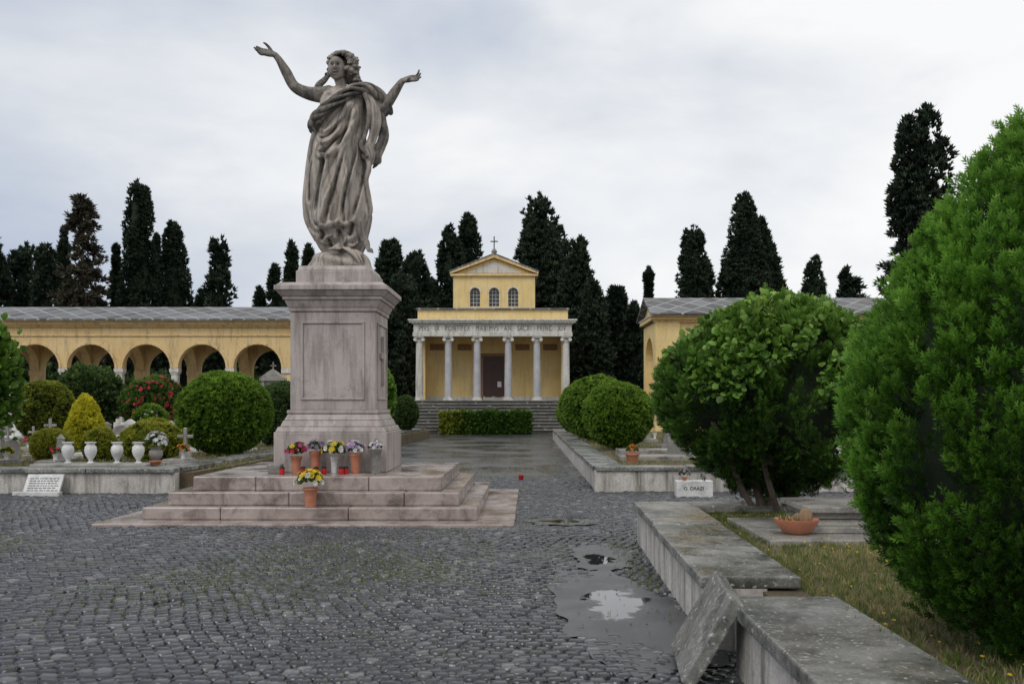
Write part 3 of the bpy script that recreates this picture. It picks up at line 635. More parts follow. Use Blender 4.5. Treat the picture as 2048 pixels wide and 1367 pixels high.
for o in (0,.09,-.08): tube([pz(690+o*60,486,-.30+o),pz(708+o*80,494,-.40+o),pz(722+o*80,504,-.44+o),pz(732+o*60,520,-.42+o)],[.02,.035,.04,.015],.0)
allV=[];allF=[];off=0;dk=[]
for V,F,d in parts:
    allV.append(V); allF+=[tuple(i+off for i in f) for f in F]; off+=len(V); dk+= list(d)
allV=np.concatenate(allV)
me=bpy.data.meshes.new('s'); me.from_pydata(allV.tolist(),[],allF); me.update()
tmp=bpy.data.objects.new('tmp',me); scene.collection.objects.link(tmp)
md=tmp.modifiers.new('r','REMESH'); md.mode='VOXEL'; md.voxel_size=.0105; md.use_smooth_shade=True
sm=tmp.modifiers.new('s','SMOOTH'); sm.iterations=2; sm.factor=.4
dg=bpy.context.evaluated_depsgraph_get(); em=bpy.data.meshes.new_from_object(tmp.evaluated_get(dg)); bpy.data.objects.remove(tmp)
n=len(em.vertices); co=np.empty(n*3,np.float32); em.vertices.foreach_get('co',co); co=co.reshape(-1,3)
kd=kdtree.KDTree(len(allV)); 
for i,v in enumerate(allV): kd.insert(v,i)
kd.balance(); tv=np.array([dk[kd.find(c)[1]] for c in co],np.float32)
a=em.attributes.new('tint','FLOAT','POINT'); a.data.foreach_set('value',tv)
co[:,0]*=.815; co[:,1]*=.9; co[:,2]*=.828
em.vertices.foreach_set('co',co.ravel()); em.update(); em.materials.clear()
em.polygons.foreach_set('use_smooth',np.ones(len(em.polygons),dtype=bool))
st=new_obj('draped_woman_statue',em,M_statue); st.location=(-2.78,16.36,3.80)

# ------------------------------------------------------------------ vases, flowers
def bouquet(g,x,y,z,r,mats,n=26,fs=.035,gm=L_jun):
    D=dirs(60); D[:,2]=np.abs(D[:,2]); Pp=D*r*.8*np.array([1,1,.9])+np.array([x,y,z+r*.4])
    scatter('leaves',T_tuft2,Pp,D+np.array([0,0,.4]),np.full(60,r*.5),rng.uniform(.2,.9,60),gm,g)
    for m_ in mats:
        k=n//len(mats); D=dirs(k); D[:,2]=np.abs(D[:,2])*1.1; Pp=D*r*np.array([1,1,.9])*rng.uniform(.9,1.25,(k,1))+np.array([x,y,z+r*.5])
        scatter('flowers',T_ros,Pp,D+rng.normal(size=(k,3))*.2,fs*rng.uniform(.8,1.25,k),rng.uniform(.5,1,k),m_,g)
        scatter('flower_centres',T_ros,Pp+D*.006,D,fs*.5*rng.uniform(.8,1.25,k),rng.uniform(.3,.9,k),m_,g)
def pot(x,y,z,h,r,mat,kind='pot',fl=None,fr_=.13,name='flower_pot',fs=.035):
    g=group(name,(x,y,z)); mb=MB()
    if kind=='pot': pr=[(r*.62,0),(r*.72,h*.2),(r*.9,h*.72),(r*1.02,h*.8),(r*1.08,h*.82),(r*1.08,h),(r*.92,h),(r*.85,h*.85)]
    elif kind=='tall': pr=[(r*.75,0),(r*.8,h*.1),(r*.78,h*.5),(r*.95,h*.85),(r*1.1,h*.9),(r*1.1,h),(r*.9,h),(r*.85,h*.9)]
    elif kind=='urn': pr=[(r*.55,0),(r*.6,h*.05),(r*.3,h*.12),(r*.36,h*.2),(r*.8,h*.4),(r*.98,h*.6),(r*.9,h*.78),(r*.62,h*.86),(r*.62,h*.9),(r*.9,h*.97),(r*.9,h),(r*.7,h),(r*.55,h*.9)]
    mb.lathe(pr,x,y,z,24); mb.obj('vase',mat,g,smooth=True)
    if fl: bouquet(g,x,y,z+h*.95,fr_,fl,40,fs=fs)
    return g
zs=.602
pot(-3.28,15.2,zs,.26,.085,M_terra,'tall',[F_pink,F_red,F_yel],.14,fs=.042)
pot(-3.00,15.25,zs,.33,.085,M_terra,'tall',[F_lil],.12,fs=.03)
pot(-2.70,15.2,zs,.25,.06,M_marble,'tall',[F_yel,F_white],.16,fs=.045)
pot(-2.38,15.2,zs,.30,.085,M_terra,'tall',[F_white,F_lil],.13,fs=.04)
pot(-2.08,15.25,zs,.36,.09,M_tomb,'tall',[F_lil,F_white],.10,fs=.028)
pot(-2.84,14.10,.207,.27,.10,M_terra,'tall',[F_yel,F_yel,F_white],.17,fs=.052)
g=group('small_stone_planter',(-3.6,15.2,zs)); MB().frustum(-3.60,15.2,.09,.09,zs,.11,.11,zs+.14).obj('block',M_tomb,g,bevel=.01)
for (x,y) in [(-3.45,15.0),(-3.13,15.0),(-2.93,14.95),(-2.83,15.05),(-2.56,15.0),(-2.50,15.05),(-3.05,14.9)]:
    g=group('grave_candle',(x,y,zs)); MB().lathe([(.035,0),(.04,.01),(.04,.085)],x,y,zs,14).obj('glass',M_red,g,smooth=True); MB().lathe([(.042,.086),(.042,.1),(.02,.118)],x,y,zs,14).obj('lid',M_iron,g,smooth=True)
g=group('grave_candle',(.2,22,0)); MB().lathe([(.05,0),(.055,.01),(.055,.1)],.2,22,0,14).obj('glass',M_red,g,smooth=True)

# ------------------------------------------------------------------ temple
TX=-1.18
g=group('temple_chapel',(TX,61,0))
mb=MB(); mr=MB()
ns=10
for i in range(ns):
    y0=57.9+i*.285; z1=(i+1)*.19
    mr.box(TX-4.72,TX+4.72,y0+.05,60.75,i*.19-(.02 if i==0 else 0),z1-.062)
    xs=[TX-4.75]; 
    while xs[-1]<TX+4.75: xs.append(min(TX+4.75,xs[-1]+random.uniform(1.1,2.0)))
    for a_,b_ in zip(xs,xs[1:]): mb.box(a_+.006,b_-.006,y0+random.uniform(-.01,.01),60.75,z1-.06,z1-random.uniform(0,.008))
mb.box(TX-4.78,TX+4.78,60.752,75,1.82,1.9); mr.box(TX-4.70,TX+4.70,60.752,75,-.02,1.818)
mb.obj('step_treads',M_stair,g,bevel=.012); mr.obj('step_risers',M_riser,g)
mb=MB(); bw=64.0
mb.box(TX-4.55,TX+4.55,bw,75,1.9,7.5)
mb.box(TX-4.55,TX-4.25,62.6,bw,1.9,5.77); mb.box(TX+4.25,TX+4.55,62.6,bw,1.9,5.77)
mb.box(TX-4.6,TX+4.6,61.25,bw-.003,6.82,7.42)
mb.obj('walls',M_stucco,g)
mb=MB(); mb.box(TX-4.85,TX+4.85,60.65,61.35,5.77,6.02); mb.box(TX-4.80,TX+4.80,60.70,61.3,6.022,6.53)
mb.box(TX-4.9,TX+4.9,60.6,61.4,6.532,6.60); mb.box(TX-5.05,TX+5.05,60.45,61.5,6.602,6.70); mb.box(TX-5.12,TX+5.12,60.38,61.5,6.702,6.80)
for sx_ in (-1,1): mb.box(TX+sx_*4.5-.3,TX+sx_*4.5+.3,61.352,bw-.005,5.77,6.6)
for i in range(44): mb.box(TX-4.86+i*.224,TX-4.76+i*.224,60.5,60.598,6.53,6.598)
mb.box(TX-4.6,TX+4.6,bw-.06,bw-.002,1.9,2.15)
mb.obj('entablature',M_trim,g,bevel=.01)
mb=MB(); mb.box(TX-4.2,TX+4.2,61.36,bw-.01,5.9,6.0); mb.obj('portico_ceiling',M_stucco2,g)
MB().box(TX-4.7,TX+4.7,61.1,75.1,7.42,7.53).obj('lower_roof',M_slate,g,bevel=.02)
mb=MB(); mb.add([(TX-4.6,61.3,7.535),(TX+4.6,61.3,7.535),(TX+2.7,66,8.0),(TX-2.7,66,8.0)],[(0,1,2,3)]); mb.obj('lower_roof_slope',M_slate,g)
colx=[TX-4.47,TX-2.7,TX-.95,TX+.95,TX+2.7,TX+4.47]
mb=MB();mt=MB()
for i,x in enumerate(colx):
    tgt=mb if 0<i<5 else mt
    tgt.lathe([(.23,2.03),(.225,3.2),(.2,5.38)],x,61,0,20)
    mt.box(x-.3,x+.3,60.7,61.3,1.9,1.96); mt.lathe([(.3,1.96),(.3,2.0),(.25,2.03),(.27,2.07),(.23,2.09)],x,61,0,20)
    mt.lathe([(.2,5.38),(.23,5.42),(.24,5.5),(.29,5.6)],x,61,0,16); mt.box(x-.3,x+.3,60.7,61.3,5.68,5.768)
    for s_ in (-1,1):
        V=[];n_=12
        for yy in (60.72,61.28):
            for k_ in range(n_): V.append((x+s_*.24+.11*math.cos(k_*6.283/n_),yy,5.58+.1*math.sin(k_*6.283/n_)))
        mt.add(V,[tuple(range(n_)),tuple(range(2*n_-1,n_-1,-1))]+[(k_,n_+k_,n_+(k_+1)%n_,(k_+1)%n_) for k_ in range(n_)])
mb.obj('granite_columns',M_col,g,smooth=True); mt.obj('marble_columns',M_trim,g,smooth=True)
mb=MB(); mb.box(TX-.66,TX+.66,bw-.05,bw-.003,1.9,4.72); mb.obj('door',M_door,g)
mb=MB()
for px in (-.33,.33):
    for a_,b_ in ((2.1,2.9),(3.0,3.7),(3.8,4.5)): mb.box(TX+px-.22,TX+px+.22,bw-.075,bw-.052,a_,b_)
mb.obj('door_panels',M_door,g,bevel=.01)
mb=MB(); mb.box(TX-.82,TX-.663,bw-.09,bw-.002,1.9,4.9); mb.box(TX+.663,TX+.82,bw-.09,bw-.002,1.9,4.9); mb.box(TX-.66,TX+.66,bw-.09,bw-.002,4.722,4.9); mb.obj('door_frame',M_plaque,g)
MB().box(TX+.25,TX+.5,bw-.085,bw-.078,2.75,3.1).obj('paper_notice',M_marble,g)
mb=MB()
for x in (-3.62,-1.85,1.85,3.62): mb.box(TX+x-.45,TX+x+.45,bw-.04,bw-.003,5.1,5.5)
mb.obj('wall_plaques',M_plaque,g,bevel=.01)
cu=bpy.data.curves.new('inscription','FONT'); cu.body='PIVS · IX · PONTIFEX · MAXIMVS · AN · SACRI · PRINC · XIV'; cu.size=.46; cu.align_x='CENTER'; cu.extrude=.008; cu.materials.append(M_letter); cu.space_character=1.15
to=bpy.data.objects.new('inscription',cu); scene.collection.objects.link(to); to.parent=g; to.matrix_parent_inverse=Matrix.Translation(-Vector(g.location))
to.rotation_euler=(math.pi/2,0,0); to.location=(TX,60.69,6.11); bpy.context.view_layer.update(); to.scale=(8.9/max(.1,to.dimensions.x),1,1)
mb=MB(); UX=2.70
def wall_with_arches(mb,x0,x1,z0,z1,y0,y1,wins,nseg=12):
    def q(a,b,c,d):
        mb.add([(a[0],y0,a[1]),(b[0],y0,b[1]),(c[0],y0,c[1]),(d[0],y0,d[1])],[(0,1,2,3)]); mb.add([(a[0],y1,a[1]),(b[0],y1,b[1]),(c[0],y1,c[1]),(d[0],y1,d[1])],[(3,2,1,0)])
    def rev(a,b): mb.add([(a[0],y0,a[1]),(b[0],y0,b[1]),(b[0],y1,b[1]),(a[0],y1,a[1])],[(0,1,2,3)])
    xs=x0
    for cx,hw,zs_,zp in wins:
        if cx-hw>xs+1e-4: q((xs,z0),(cx-hw,z0),(cx-hw,z1),(xs,z1))
        if zs_>z0: q((cx-hw,z0),(cx+hw,z0),(cx+hw,zs_),(cx-hw,zs_)); rev((cx-hw,zs_),(cx+hw,zs_))
        pts=[(cx-hw*math.cos(math.pi*i/nseg),zp+hw*math.sin(math.pi*i/nseg)) for i in range(nseg+1)]
        for a,b in zip(pts,pts[1:]): q(a,b,(b[0],z1),(a[0],z1)); rev(a,b)
        rev((cx-hw,zs_),(cx-hw,zp)); rev((cx+hw,zs_),(cx+hw,zp)); xs=cx+hw
    if xs<x1-1e-4: q((xs,z0),(x1,z0),(x1,z1),(xs,z1))
    rev((x0,z0),(x0,z1)); rev((x1,z0),(x1,z1)); rev((x0,z1),(x1,z1))
wins=[(TX-1.26,.33,8.08,9.0),(TX,.33,8.08,9.0),(TX+1.26,.33,8.08,9.0)]
wall_with_arches(mb,TX-UX,TX+UX,7.5,10.1,66,66.35,wins)
mb.box(TX-UX,TX-UX+.3,66.351,74,7.5,10.1); mb.box(TX+UX-.3,TX+UX,66.351,74,7.5,10.1)
mb.prism_y([(TX-UX-.05,10.22),(TX+UX+.05,10.22),(TX,11.28)],66.12,66.3)
mb.obj('clerestory_walls',M_stucco,g)
mb=MB(); mb.box(TX-UX-.18,TX+UX+.18,65.8,66.4,10.1,10.22)
for s_ in (-1,1):
    mb.prism_y([(TX+s_*(UX+.22),10.222),(TX+s_*(UX+.22),10.36),(TX,11.52),(TX,11.30)][::s_],65.78,66.4)
mb.box(TX-UX-.04,TX+UX+.04,65.93,65.998,7.5,7.95)
mb.obj('pediment_cornice',M_stucco2,g,bevel=.01)
mb=MB(); mb.prism_y([(TX-1.9,10.32),(TX+1.9,10.32),(TX,11.08)],66.08,66.118); mb.obj('tympanum',M_trim,g)
mb=MB(); 
for s_ in (-1,1): mb.prism_y([(TX+s_*(UX+.26),10.37),(TX+s_*(UX+.26),10.43),(TX,11.6),(TX,11.53)][::s_],65.74,74)
mb.obj('gable_roof',M_slate,g)
mb=MB(); mb.box(TX-2.3,TX+2.3,66.36,66.5,7.9,9.8); mb.obj('window_glass',plain('window_glass',(.05,.07,.10),.1),g)
mb=MB()
for cx,hw,a_,b_ in wins:
    for k_ in (-.11,.11): mb.box(cx+k_-.012,cx+k_+.012,66.2,66.23,a_,b_+.3)
    for k_ in range(5): mb.box(cx-.32,cx+.32,66.235,66.26,a_+.02+k_*.25,a_+.05+k_*.25)
    for i in range(12):
        a0=math.pi*i/12;a1=math.pi*(i+1)/12; r0,r1=.34,.41
        mb.prism_y([(cx+r0*math.cos(a0),b_+r0*math.sin(a0)),(cx+r1*math.cos(a0),b_+r1*math.sin(a0)),(cx+r1*math.cos(a1),b_+r1*math.sin(a1)),(cx+r0*math.cos(a1),b_+r0*math.sin(a1))],65.96,65.998)
mb.obj('window_bars',M_trim,g)
mb=MB(); mb.lathe([(.22,0),(.16,.15),(.2,.25),(.1,.42),(.05,.45)],TX,66.2,11.5,12); mb.obj('finial',M_tomb,g,smooth=True)
mb=MB(); mb.box(TX-.035,TX+.035,66.17,66.23,11.9,12.75); mb.box(TX-.25,TX-.037,66.17,66.23,12.38,12.45); mb.box(TX+.037,TX+.25,66.17,66.23,12.38,12.45); mb.obj('cross',M_iron,g)

# ------------------------------------------------------------------ arcade (left)
g=group('arcade_loggia',(-20,50,0))
sp=2.78; cx0=-12.72
arches=[(cx0-sp*i,1.19,0,3.45) for i in range(11)][::-1]
RY=53.0
mb=MB(); wall_with_arches(mb,cx0-sp*10-sp/2,cx0+sp/2-.2,3.45,5.5,50,50.38,[(a,b,3.45,d) for a,b,c,d in arches],16)
mb.box(cx0+sp/2-.198,-9.9,50,50.38,.3,5.5)
mb.obj('front_arches',M_stucco2,g)
mb=MB(); arc2=[(a,1.06,.3,3.45) for a,_,_,_ in arches]
wall_with_arches(mb,cx0-sp*10-sp/2,-9.9,.3,5.5,RY,RY+.4,arc2,14); 
mb.box(-9.9-.4,-9.9,50.382,RY-.002,.3,5.5)
mb.obj('rear_arches',M_stucco2,g)
mb=MB()
for a,_,_,_ in arches:
    x=a-sp/2; mb.box(x-.36,x+.36,RY-.04,RY-.002,3.2,3.42)
    n_=14; R_=1.2; cy=51.69
    for i in range(n_):
        a0=math.pi*i/n_;a1=math.pi*(i+1)/n_; 
        poly=[(cy-R_*math.cos(a0),3.45+R_*math.sin(a0)),(cy-R_*math.cos(a1),3.45+R_*math.sin(a1)),(cy-R_*math.cos(a1),5.28),(cy-R_*math.cos(a0),5.28)]
        mb.prism_x(poly,x-.2,x+.2)
mb.obj('transverse_arches',M_stucco2,g)
MB().box(cx0-sp*10-sp/2,-9.9,50.385,RY-.005,5.3,5.45).obj('ceiling',M_stucco2,g)
MB().box(-46,-9.8,49.6,54.0,-.02,.32).obj('floor',M_stair,g)
mb=MB()
for a,_,_,_ in arches:
    x=a-sp/2
    mb.box(x-.24,x+.24,49.95,50.43,.32,.75); mb.box(x-.16,x+.16,50.03,50.35,.75,3.15); mb.box(x-.2,x+.2,49.99,50.39,3.15,3.25); mb.box(x-.23,x+.23,49.94,50.42,3.25,3.44)
x=cx0+sp/2; mb.box(x-.2,x+.5,49.93,49.998,3.2,3.44)
mb.obj('columns',M_trim,g,bevel=.01)
mb=MB()
for cx,hw,_,zp in arches:
    for i in range(16):
        a0=math.pi*i/16;a1=math.pi*(i+1)/16; r0,r1=1.195,1.32
        mb.prism_y([(cx+r0*math.cos(a0),zp+r0*math.sin(a0)),(cx+r1*math.cos(a0),zp+r1*math.sin(a0)),(cx+r1*math.cos(a1),zp+r1*math.sin(a1)),(cx+r0*math.cos(a1),zp+r0*math.sin(a1))],49.955,49.998)
mb.box(-46,-9.85,49.93,49.998,5.05,5.13); mb.box(-46,-9.85,49.85,50.3,5.502,5.6); mb.box(-46,-9.8,49.72,50.3,5.602,5.72); mb.box(-46,-9.75,49.58,50.3,5.722,5.80)
mb.obj('arch_mouldings',M_stucco2,g,bevel=.01)
mb=MB(); mb.prism_x([(49.45,5.802),(49.45,5.88),(52.2,6.72),(54.2,5.88),(54.2,5.802)],-46,-9.6); mb.obj('slate_roof',M_slate,g)

# ------------------------------------------------------------------ right portico building
g=group('portico_building',(12,47,0)); BX=6.72
mb=MB(); mb.box(BX+.35,40,47.0,51,-.02,5.5); 
mb.box(BX,BX+1.15,46.85,46.998,-.02,5.5)
mb.box(BX,BX+.348,47.0,47.6,-.02,5.5); mb.box(BX,BX+.348,50.4,51,-.02,5.5)
n_=14
for i in range(n_):
    a0=math.pi*i/n_;a1=math.pi*(i+1)/n_; cy=49; R_=1.4
    mb.prism_x([(cy-R_*math.cos(a0),3.5+R_*math.sin(a0)),(cy-R_*math.cos(a1),3.5+R_*math.sin(a1)),(cy-R_*math.cos(a1),5.5),(cy-R_*math.cos(a0),5.5)],BX,BX+.345)
for k_ in range(1,9): mb.box(BX+k_*3.4,BX+k_*3.4+.7,46.9,46.998,-.02,5.5)
mb.prism_x([(46.7,5.83),(51.3,5.83),(49,6.72)],BX+.02,BX+.4)
mb.obj('walls',M_stucco,g)
mb=MB(); mb.box(BX-.06,BX+1.2,46.78,46.848,3.45,3.68); mb.box(BX+1.2,40,46.92,46.998,3.5,3.62)
mb.box(BX-.1,40,46.8,47.05,5.502,5.6); mb.box(BX-.18,40,46.66,47.05,5.602,5.72); mb.box(BX-.25,40,46.52,47.05,5.722,5.80)
mb.box(BX-.18,BX+.3,47.052,51.2,5.602,5.80)
mb.obj('cornices',M_stucco2,g,bevel=.01)
MB().box(BX+.36,BX+.5,47.7,50.3,.2,4.9).obj('arch_shade_slab',M_dark,g)  # solid dark slab painting the shade within the end arch
mb=MB(); mb.prism_x([(46.38,5.802),(46.38,5.88),(49,6.86),(51.6,5.88),(51.6,5.802),(49,6.74)],BX-.3,40); mb.obj('slate_roof',M_slate,g)
mb=MB(); mb.box(BX-.22,BX-.02,46.5,51.5,5.803,5.85); mb.obj('gable_edge',M_trim,g)

# ------------------------------------------------------------------ trees on the skyline
def sky(u,vt,w,y,prof=.55,ragged=.25,z0=.06,**k):
    """tree from image coordinates: pixel column, top row and width in pixels; y distance in metres"""
    cypress((u-1024)*y/2000,y,1.65+(808-vt)*y/2000,w*y/2000,prof,ragged,z0,**k)
cy=[(-20,470,84,80,.4,.5),(45,495,74,84,.4,.6),(92,492,60,80,.35,.4),(127,458,30,88,.45,.2),(232,490,36,76,.6,.1),(278,370,72,74,.28,.06),(313,468,36,86,.5,.14),(347,447,80,76,.42,.12),
(440,478,46,74,.3,.8),(403,586,50,90,.5,.6),(520,580,34,84,.5,.4),(549,537,36,80,.5,.3),(581,487,40,84,.45,.3),(617,490,34,86,.45,.3),
(782,487,80,78,.36,.4),(832,514,76,74,.36,.4),(805,560,90,70,.4,.4),(900,455,66,80,.42,.35),(938,427,74,84,.5,.7),(1085,406,100,80,.30,.7),(1152,480,86,74,.38,.5),(1185,560,70,70,.45,.5),
(1232,578,70,78,.45,.5),(1268,612,50,76,.5,.4),(1297,540,28,72,.85,.1),(1386,453,70,76,.34,.14),(1405,520,80,78,.5,.3),(1488,388,112,78,.5,.14),(1520,440,150,81,.75,.2),(1628,517,70,80,.45,.14),(1690,541,62,84,.6,.7),
(1140,560,60,90,.4,.4),(1210,600,80,90,.4,.4),(860,560,60,90,.4,.4)]
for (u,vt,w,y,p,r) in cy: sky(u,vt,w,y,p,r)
conifer((165-1024)*70/2000,70,1.65+(808-386)*70/2000,125*70/2000,L_brown,'cedar_tree',.25,150,.40,.7)
conifer((1690-1024)*84/2000,83,12.4,3.2,L_cyp,'pine_tree',.5,60,.5,.6)
sky(1846,226,96,60,.25,1.0,.5,name='tall_cypress_tree',nl=34)
conifer((1825-1024)*60/2000,60.5,15.5,3.0,L_cyp,'pine_tree',.45,60,.45,.3)
N=26000; X=rng.uniform(-75,75,N); Yt=rng.uniform(92,99,N); top=6.8+1.3*np.sin(X*.35)+1.0*np.sin(X*.9+1)+.6*np.sin(X*2.3); Zt=top*rng.uniform(0,1,N)**.5
D=dirs(N); scatter('distant_tree_mass',T_tuft,np.stack([X,Yt,Zt],1),D+np.array([0,-.3,.8]),rng.uniform(.6,1.4,N),rng.uniform(0,.7,N),L_cyp)
MB().box(-78,78,97,99,-.03,5.6).obj('dark_hedge_line',M_core)
N=7000; X=rng.uniform(-40,-9,N); Yt=rng.uniform(57,60,N); Zt=(2.6+.7*np.sin(X*1.1)+.5*np.sin(X*2.7))*rng.uniform(0,1,N)**.5
scatter('undergrowth',T_tuft,np.stack([X,Yt,Zt],1),dirs(N)+np.array([0,-.3,.8]),rng.uniform(.25,.6,N),rng.uniform(.1,.9,N),L_dark)

# ------------------------------------------------------------------ shrubs
g=group('clipped_hedge',(-1.4,55.8,0)); N=9000
X=rng.uniform(-3.95,1.0,N);Y=rng.uniform(55.1,56.5,N);Z=rng.uniform(0,1.12,N); s=rng.integers(0,3,N); Z=np.where(s==0,1.10+.05*np.sin(X*4),Z); Y=np.where(s==1,55.1,Y); Y=np.where((s==2)&(X>-3.6)&(X<.7),55.12,Y)
X=np.where((s==2)&(Y>55.2),np.where(rng.uniform(0,1,N)<.5,-3.95,1.0),X)
P0=np.stack([X,Y,Z],1)+rng.normal(size=(N,3))*.06
ylw=X<-2.7+rng.normal(size=N)*.4
for msk,mt_ in ((ylw&(rng.uniform(0,1,N)<.5),L_yg),(~ylw,L_jun)): scatter('foliage',T_tuft,P0[msk],rng.normal(size=(msk.sum(),3))*.4+np.array([0,-.5,.7]),rng.uniform(.1,.2,msk.sum()),rng.uniform(.1,.9,msk.sum()),mt_,g)
MB().box(-3.85,.9,55.2,56.4,-.02,1.05).obj('dark_core',M_core,g)  # solid dark box standing in for the shaded hedge interior
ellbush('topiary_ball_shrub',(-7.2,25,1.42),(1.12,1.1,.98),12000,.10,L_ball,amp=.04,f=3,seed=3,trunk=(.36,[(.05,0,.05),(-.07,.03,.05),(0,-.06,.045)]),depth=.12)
ellbush('shrub',(-7.15,31,1.3),(.85,.85,1.0),6000,.10,L_dark,amp=.07,seed=5)
ellbush('shrub',(-15.9,34,1.45),(.86,.8,.95),6500,.10,L_yg,amp=.06,seed=6,tintbias=-.22,shape=lambda R:np.sign(R)*np.abs(R)**.85*1.0)
ellbush('shrub',(-17.8,42,1.9),(1.35,1.2,1.3),6000,.16,L_dark,T_leaf,amp=.18,seed=7)
ellbush('oleander_shrub',(-13.6,38,1.55),(1.15,1.0,1.1),5500,.15,L_jun,T_needle,amp=.16,seed=8,flowers=(F_red,420,.08))
ellbush('shrub',(-13.0,36,1.0),(.6,.5,.6),2200,.12,L_ball,amp=.14,seed=18,flowers=(F_white,60,.05))
ellbush('golden_cypress_shrub',(-11.95,28,1.02),(.46,.46,.86),4600,.10,L_yel,amp=.12,f=6,seed=9,up=1.0,tintbias=.12,shape=lambda R:np.stack([R[:,0]*(1-.45*(R[:,2]/.82)),R[:,1]*(1-.45*(R[:,2]/.82)),R[:,2]],1))
ellbush('golden_shrub',(-10.3,22.4,.72),(.42,.4,.34),2600,.08,L_yg,amp=.18,seed=10,tintbias=.2)
ellbush('golden_shrub',(-9.4,22.8,.72),(.34,.34,.36),2200,.08,L_yg,amp=.18,seed=110,tintbias=.2)
ellbush('golden_shrub',(-8.05,22.4,.82),(.66,.5,.42),4200,.085,L_yg,amp=.16,seed=11,tintbias=.06,flowers=(F_yel,30,.03))
ellbush('broadleaf_shrub',(-10.95,20.6,2.15),(.66,.7,1.2),3000,.14,L_ivy,T_leaf,amp=.30,f=3.5,seed=12,wild=.35,depth=.35,trunk=(.36,[(.04,0,.06),(-.06,.03,.05)]),tintbias=-.22)
ellbush('broadleaf_shrub',(-5.9,43,2.0),(.8,.8,1.35),4200,.15,L_ivy,T_leaf,amp=.14,seed=13,tintbias=-.12)
ellbush('shrub',(-4.95,46.5,1.25),(.55,.5,.75),3000,.11,L_dark,amp=.05,seed=14)
ellbush('shrub',(-6.2,38,1.2),(.7,.7,.8),3000,.12,L_ball,amp=.06,seed=15,tintbias=-.1)
ellbush('shrub',(-9.6,33,1.0),(.7,.6,.6),2600,.11,L_dark,amp=.14,seed=16)
ellbush('topiary_ball_shrub',(2.98,28,1.36),(.93,.95,.86),9000,.10,L_ball,amp=.07,f=3,seed=21,trunk=(.36,[(.05,0,.05),(-.07,.03,.05)]),depth=.14)
ellbush('topiary_ball_shrub',(2.85,33.5,1.52),(1.05,1.2,1.02),8500,.11,L_ball,amp=.08,f=3,seed=22)
ellbush('topiary_ball_shrub',(2.75,37.5,1.5),(.95,1.2,.98),6500,.12,L_ball,amp=.08,f=3,seed=23)
ellbush('topiary_ball_shrub',(2.85,43,1.35),(.85,1.2,.9),5000,.13,L_ball,amp=.08,f=3,seed=24)
def flt(R): 
    z=R[:,2]; k=np.where(z<0,1.03-.46*(z/1.1)**2,1.03-.10*np.clip(z,0,2)); return np.stack([R[:,0]*k-.08*np.clip(-z,0,1),R[:,1]*k,z],1)
g=clumpbush('juniper_shrub',(3.16,11.75,1.72),(1.27,1.2,1.06),620,40,.30,.13,.10,L_jun,seed=31,amp=.09,f=3.2,shape=flt,depth=.2,trunk=(.37,[(-.10,-.15,.07),(-.22,-.1,.06),(.02,-.05,.06),(-.05,.12,.05),(-.30,-.2,.045),(-.15,-.3,.04)]))
N=9500; D=dirs(N); D[:,2]=np.abs(D[:,2]); kk=D[:,2]>.25+.35*lumpf(5,5,4)(D)*2; D=D[kk]
Pp=rad(D,1.27,1.2,1.06,31,.09,3.2,flt)*(1.07+.07*rng.uniform(-1,1,(len(D),1)))+np.array([3.16,11.75,1.72])
scatter('creeper',T_leaf,Pp,D*.5+np.array([0,0,-.25])+rng.normal(size=(len(D),3))*.5,rng.uniform(.045,.10,len(D)),np.clip(.45+.4*D[:,2]-.2+rng.normal(size=len(D))*.22,0,1),L_ivy,g)
def egg(R): z=R[:,2]; k=np.where(z>0,1-.26*np.clip(z/1.5,0,1.2),1-.22*(z/1.4)**2); return np.stack([R[:,0]*k+.10*np.clip(z,0,2),R[:,1]*k,z*np.where(z>0,1.07,1)],1)
clumpbush('thuja_shrub',(2.90,5.0,1.68),(1.12,1.0,1.42),1500,40,.27,.085,.07,L_near,seed=41,amp=.08,f=3.0,up=1.0,shape=egg,depth=.16,trunk=(.37,[(0,0,.07),(-.1,.05,.05)]),long=.13)

def grass(name,x0,x1,y0,y1,z,n,s0,s1,tb=0,mat=L_grass):
    X=rng.uniform(x0,x1,n);Y=rng.uniform(y0,y1,n); d=lumpf(int(n),8,1.6)(np.stack([X,Y,X*0],1)); k=rng.uniform(-.5,.35,n)<d+.15; X=X[k];Y=Y[k];m_=len(X)
    scatter(name,T_grass,np.stack([X,Y,X*0+z],1),np.tile([0,0,1.],(m_,1))+rng.normal(size=(m_,3))*.35,rng.uniform(s0,s1,m_),np.clip(rng.uniform(0,1,m_)+tb+.6*d[k],0,1),mat,tipw=.2)
grass('grass',1.95,4.2,3.0,9.2,.385,28000,.03,.08,.08); grass('grass',2.1,6,9.2,11.9,.385,12000,.03,.08,-.15); 
grass('grass',2.15,10,19.6,45,.375,16000,.05,.13); grass('grass',-20,-5.6,19.3,36,.365,22000,.05,.13,.05)
n=160; scatter('wild_flowers',T_ros,np.stack([rng.uniform(1.95,4,n),rng.uniform(4,11,n),rng.uniform(.42,.5,n)],1),np.tile([0,-.2,1.],(n,1)),rng.uniform(.008,.015,n),rng.uniform(.4,1,n),F_yel)
# moss and weeds creeping over the coping joints
n=900; X=rng.choice([1.30,1.93,1.99],n)+rng.normal(size=n)*.02; Y=rng.uniform(3.5,11.8,n); X=X+(Y-6)*.02; k=X>1.6; scatter('moss',T_grass,np.stack([X,Y,np.full(n,.45)],1)[k],np.tile([0,0,1.],(k.sum(),1))+rng.normal(size=(k.sum(),3))*.5,rng.uniform(.02,.06,k.sum()),rng.uniform(0,.6,k.sum()),L_weed)

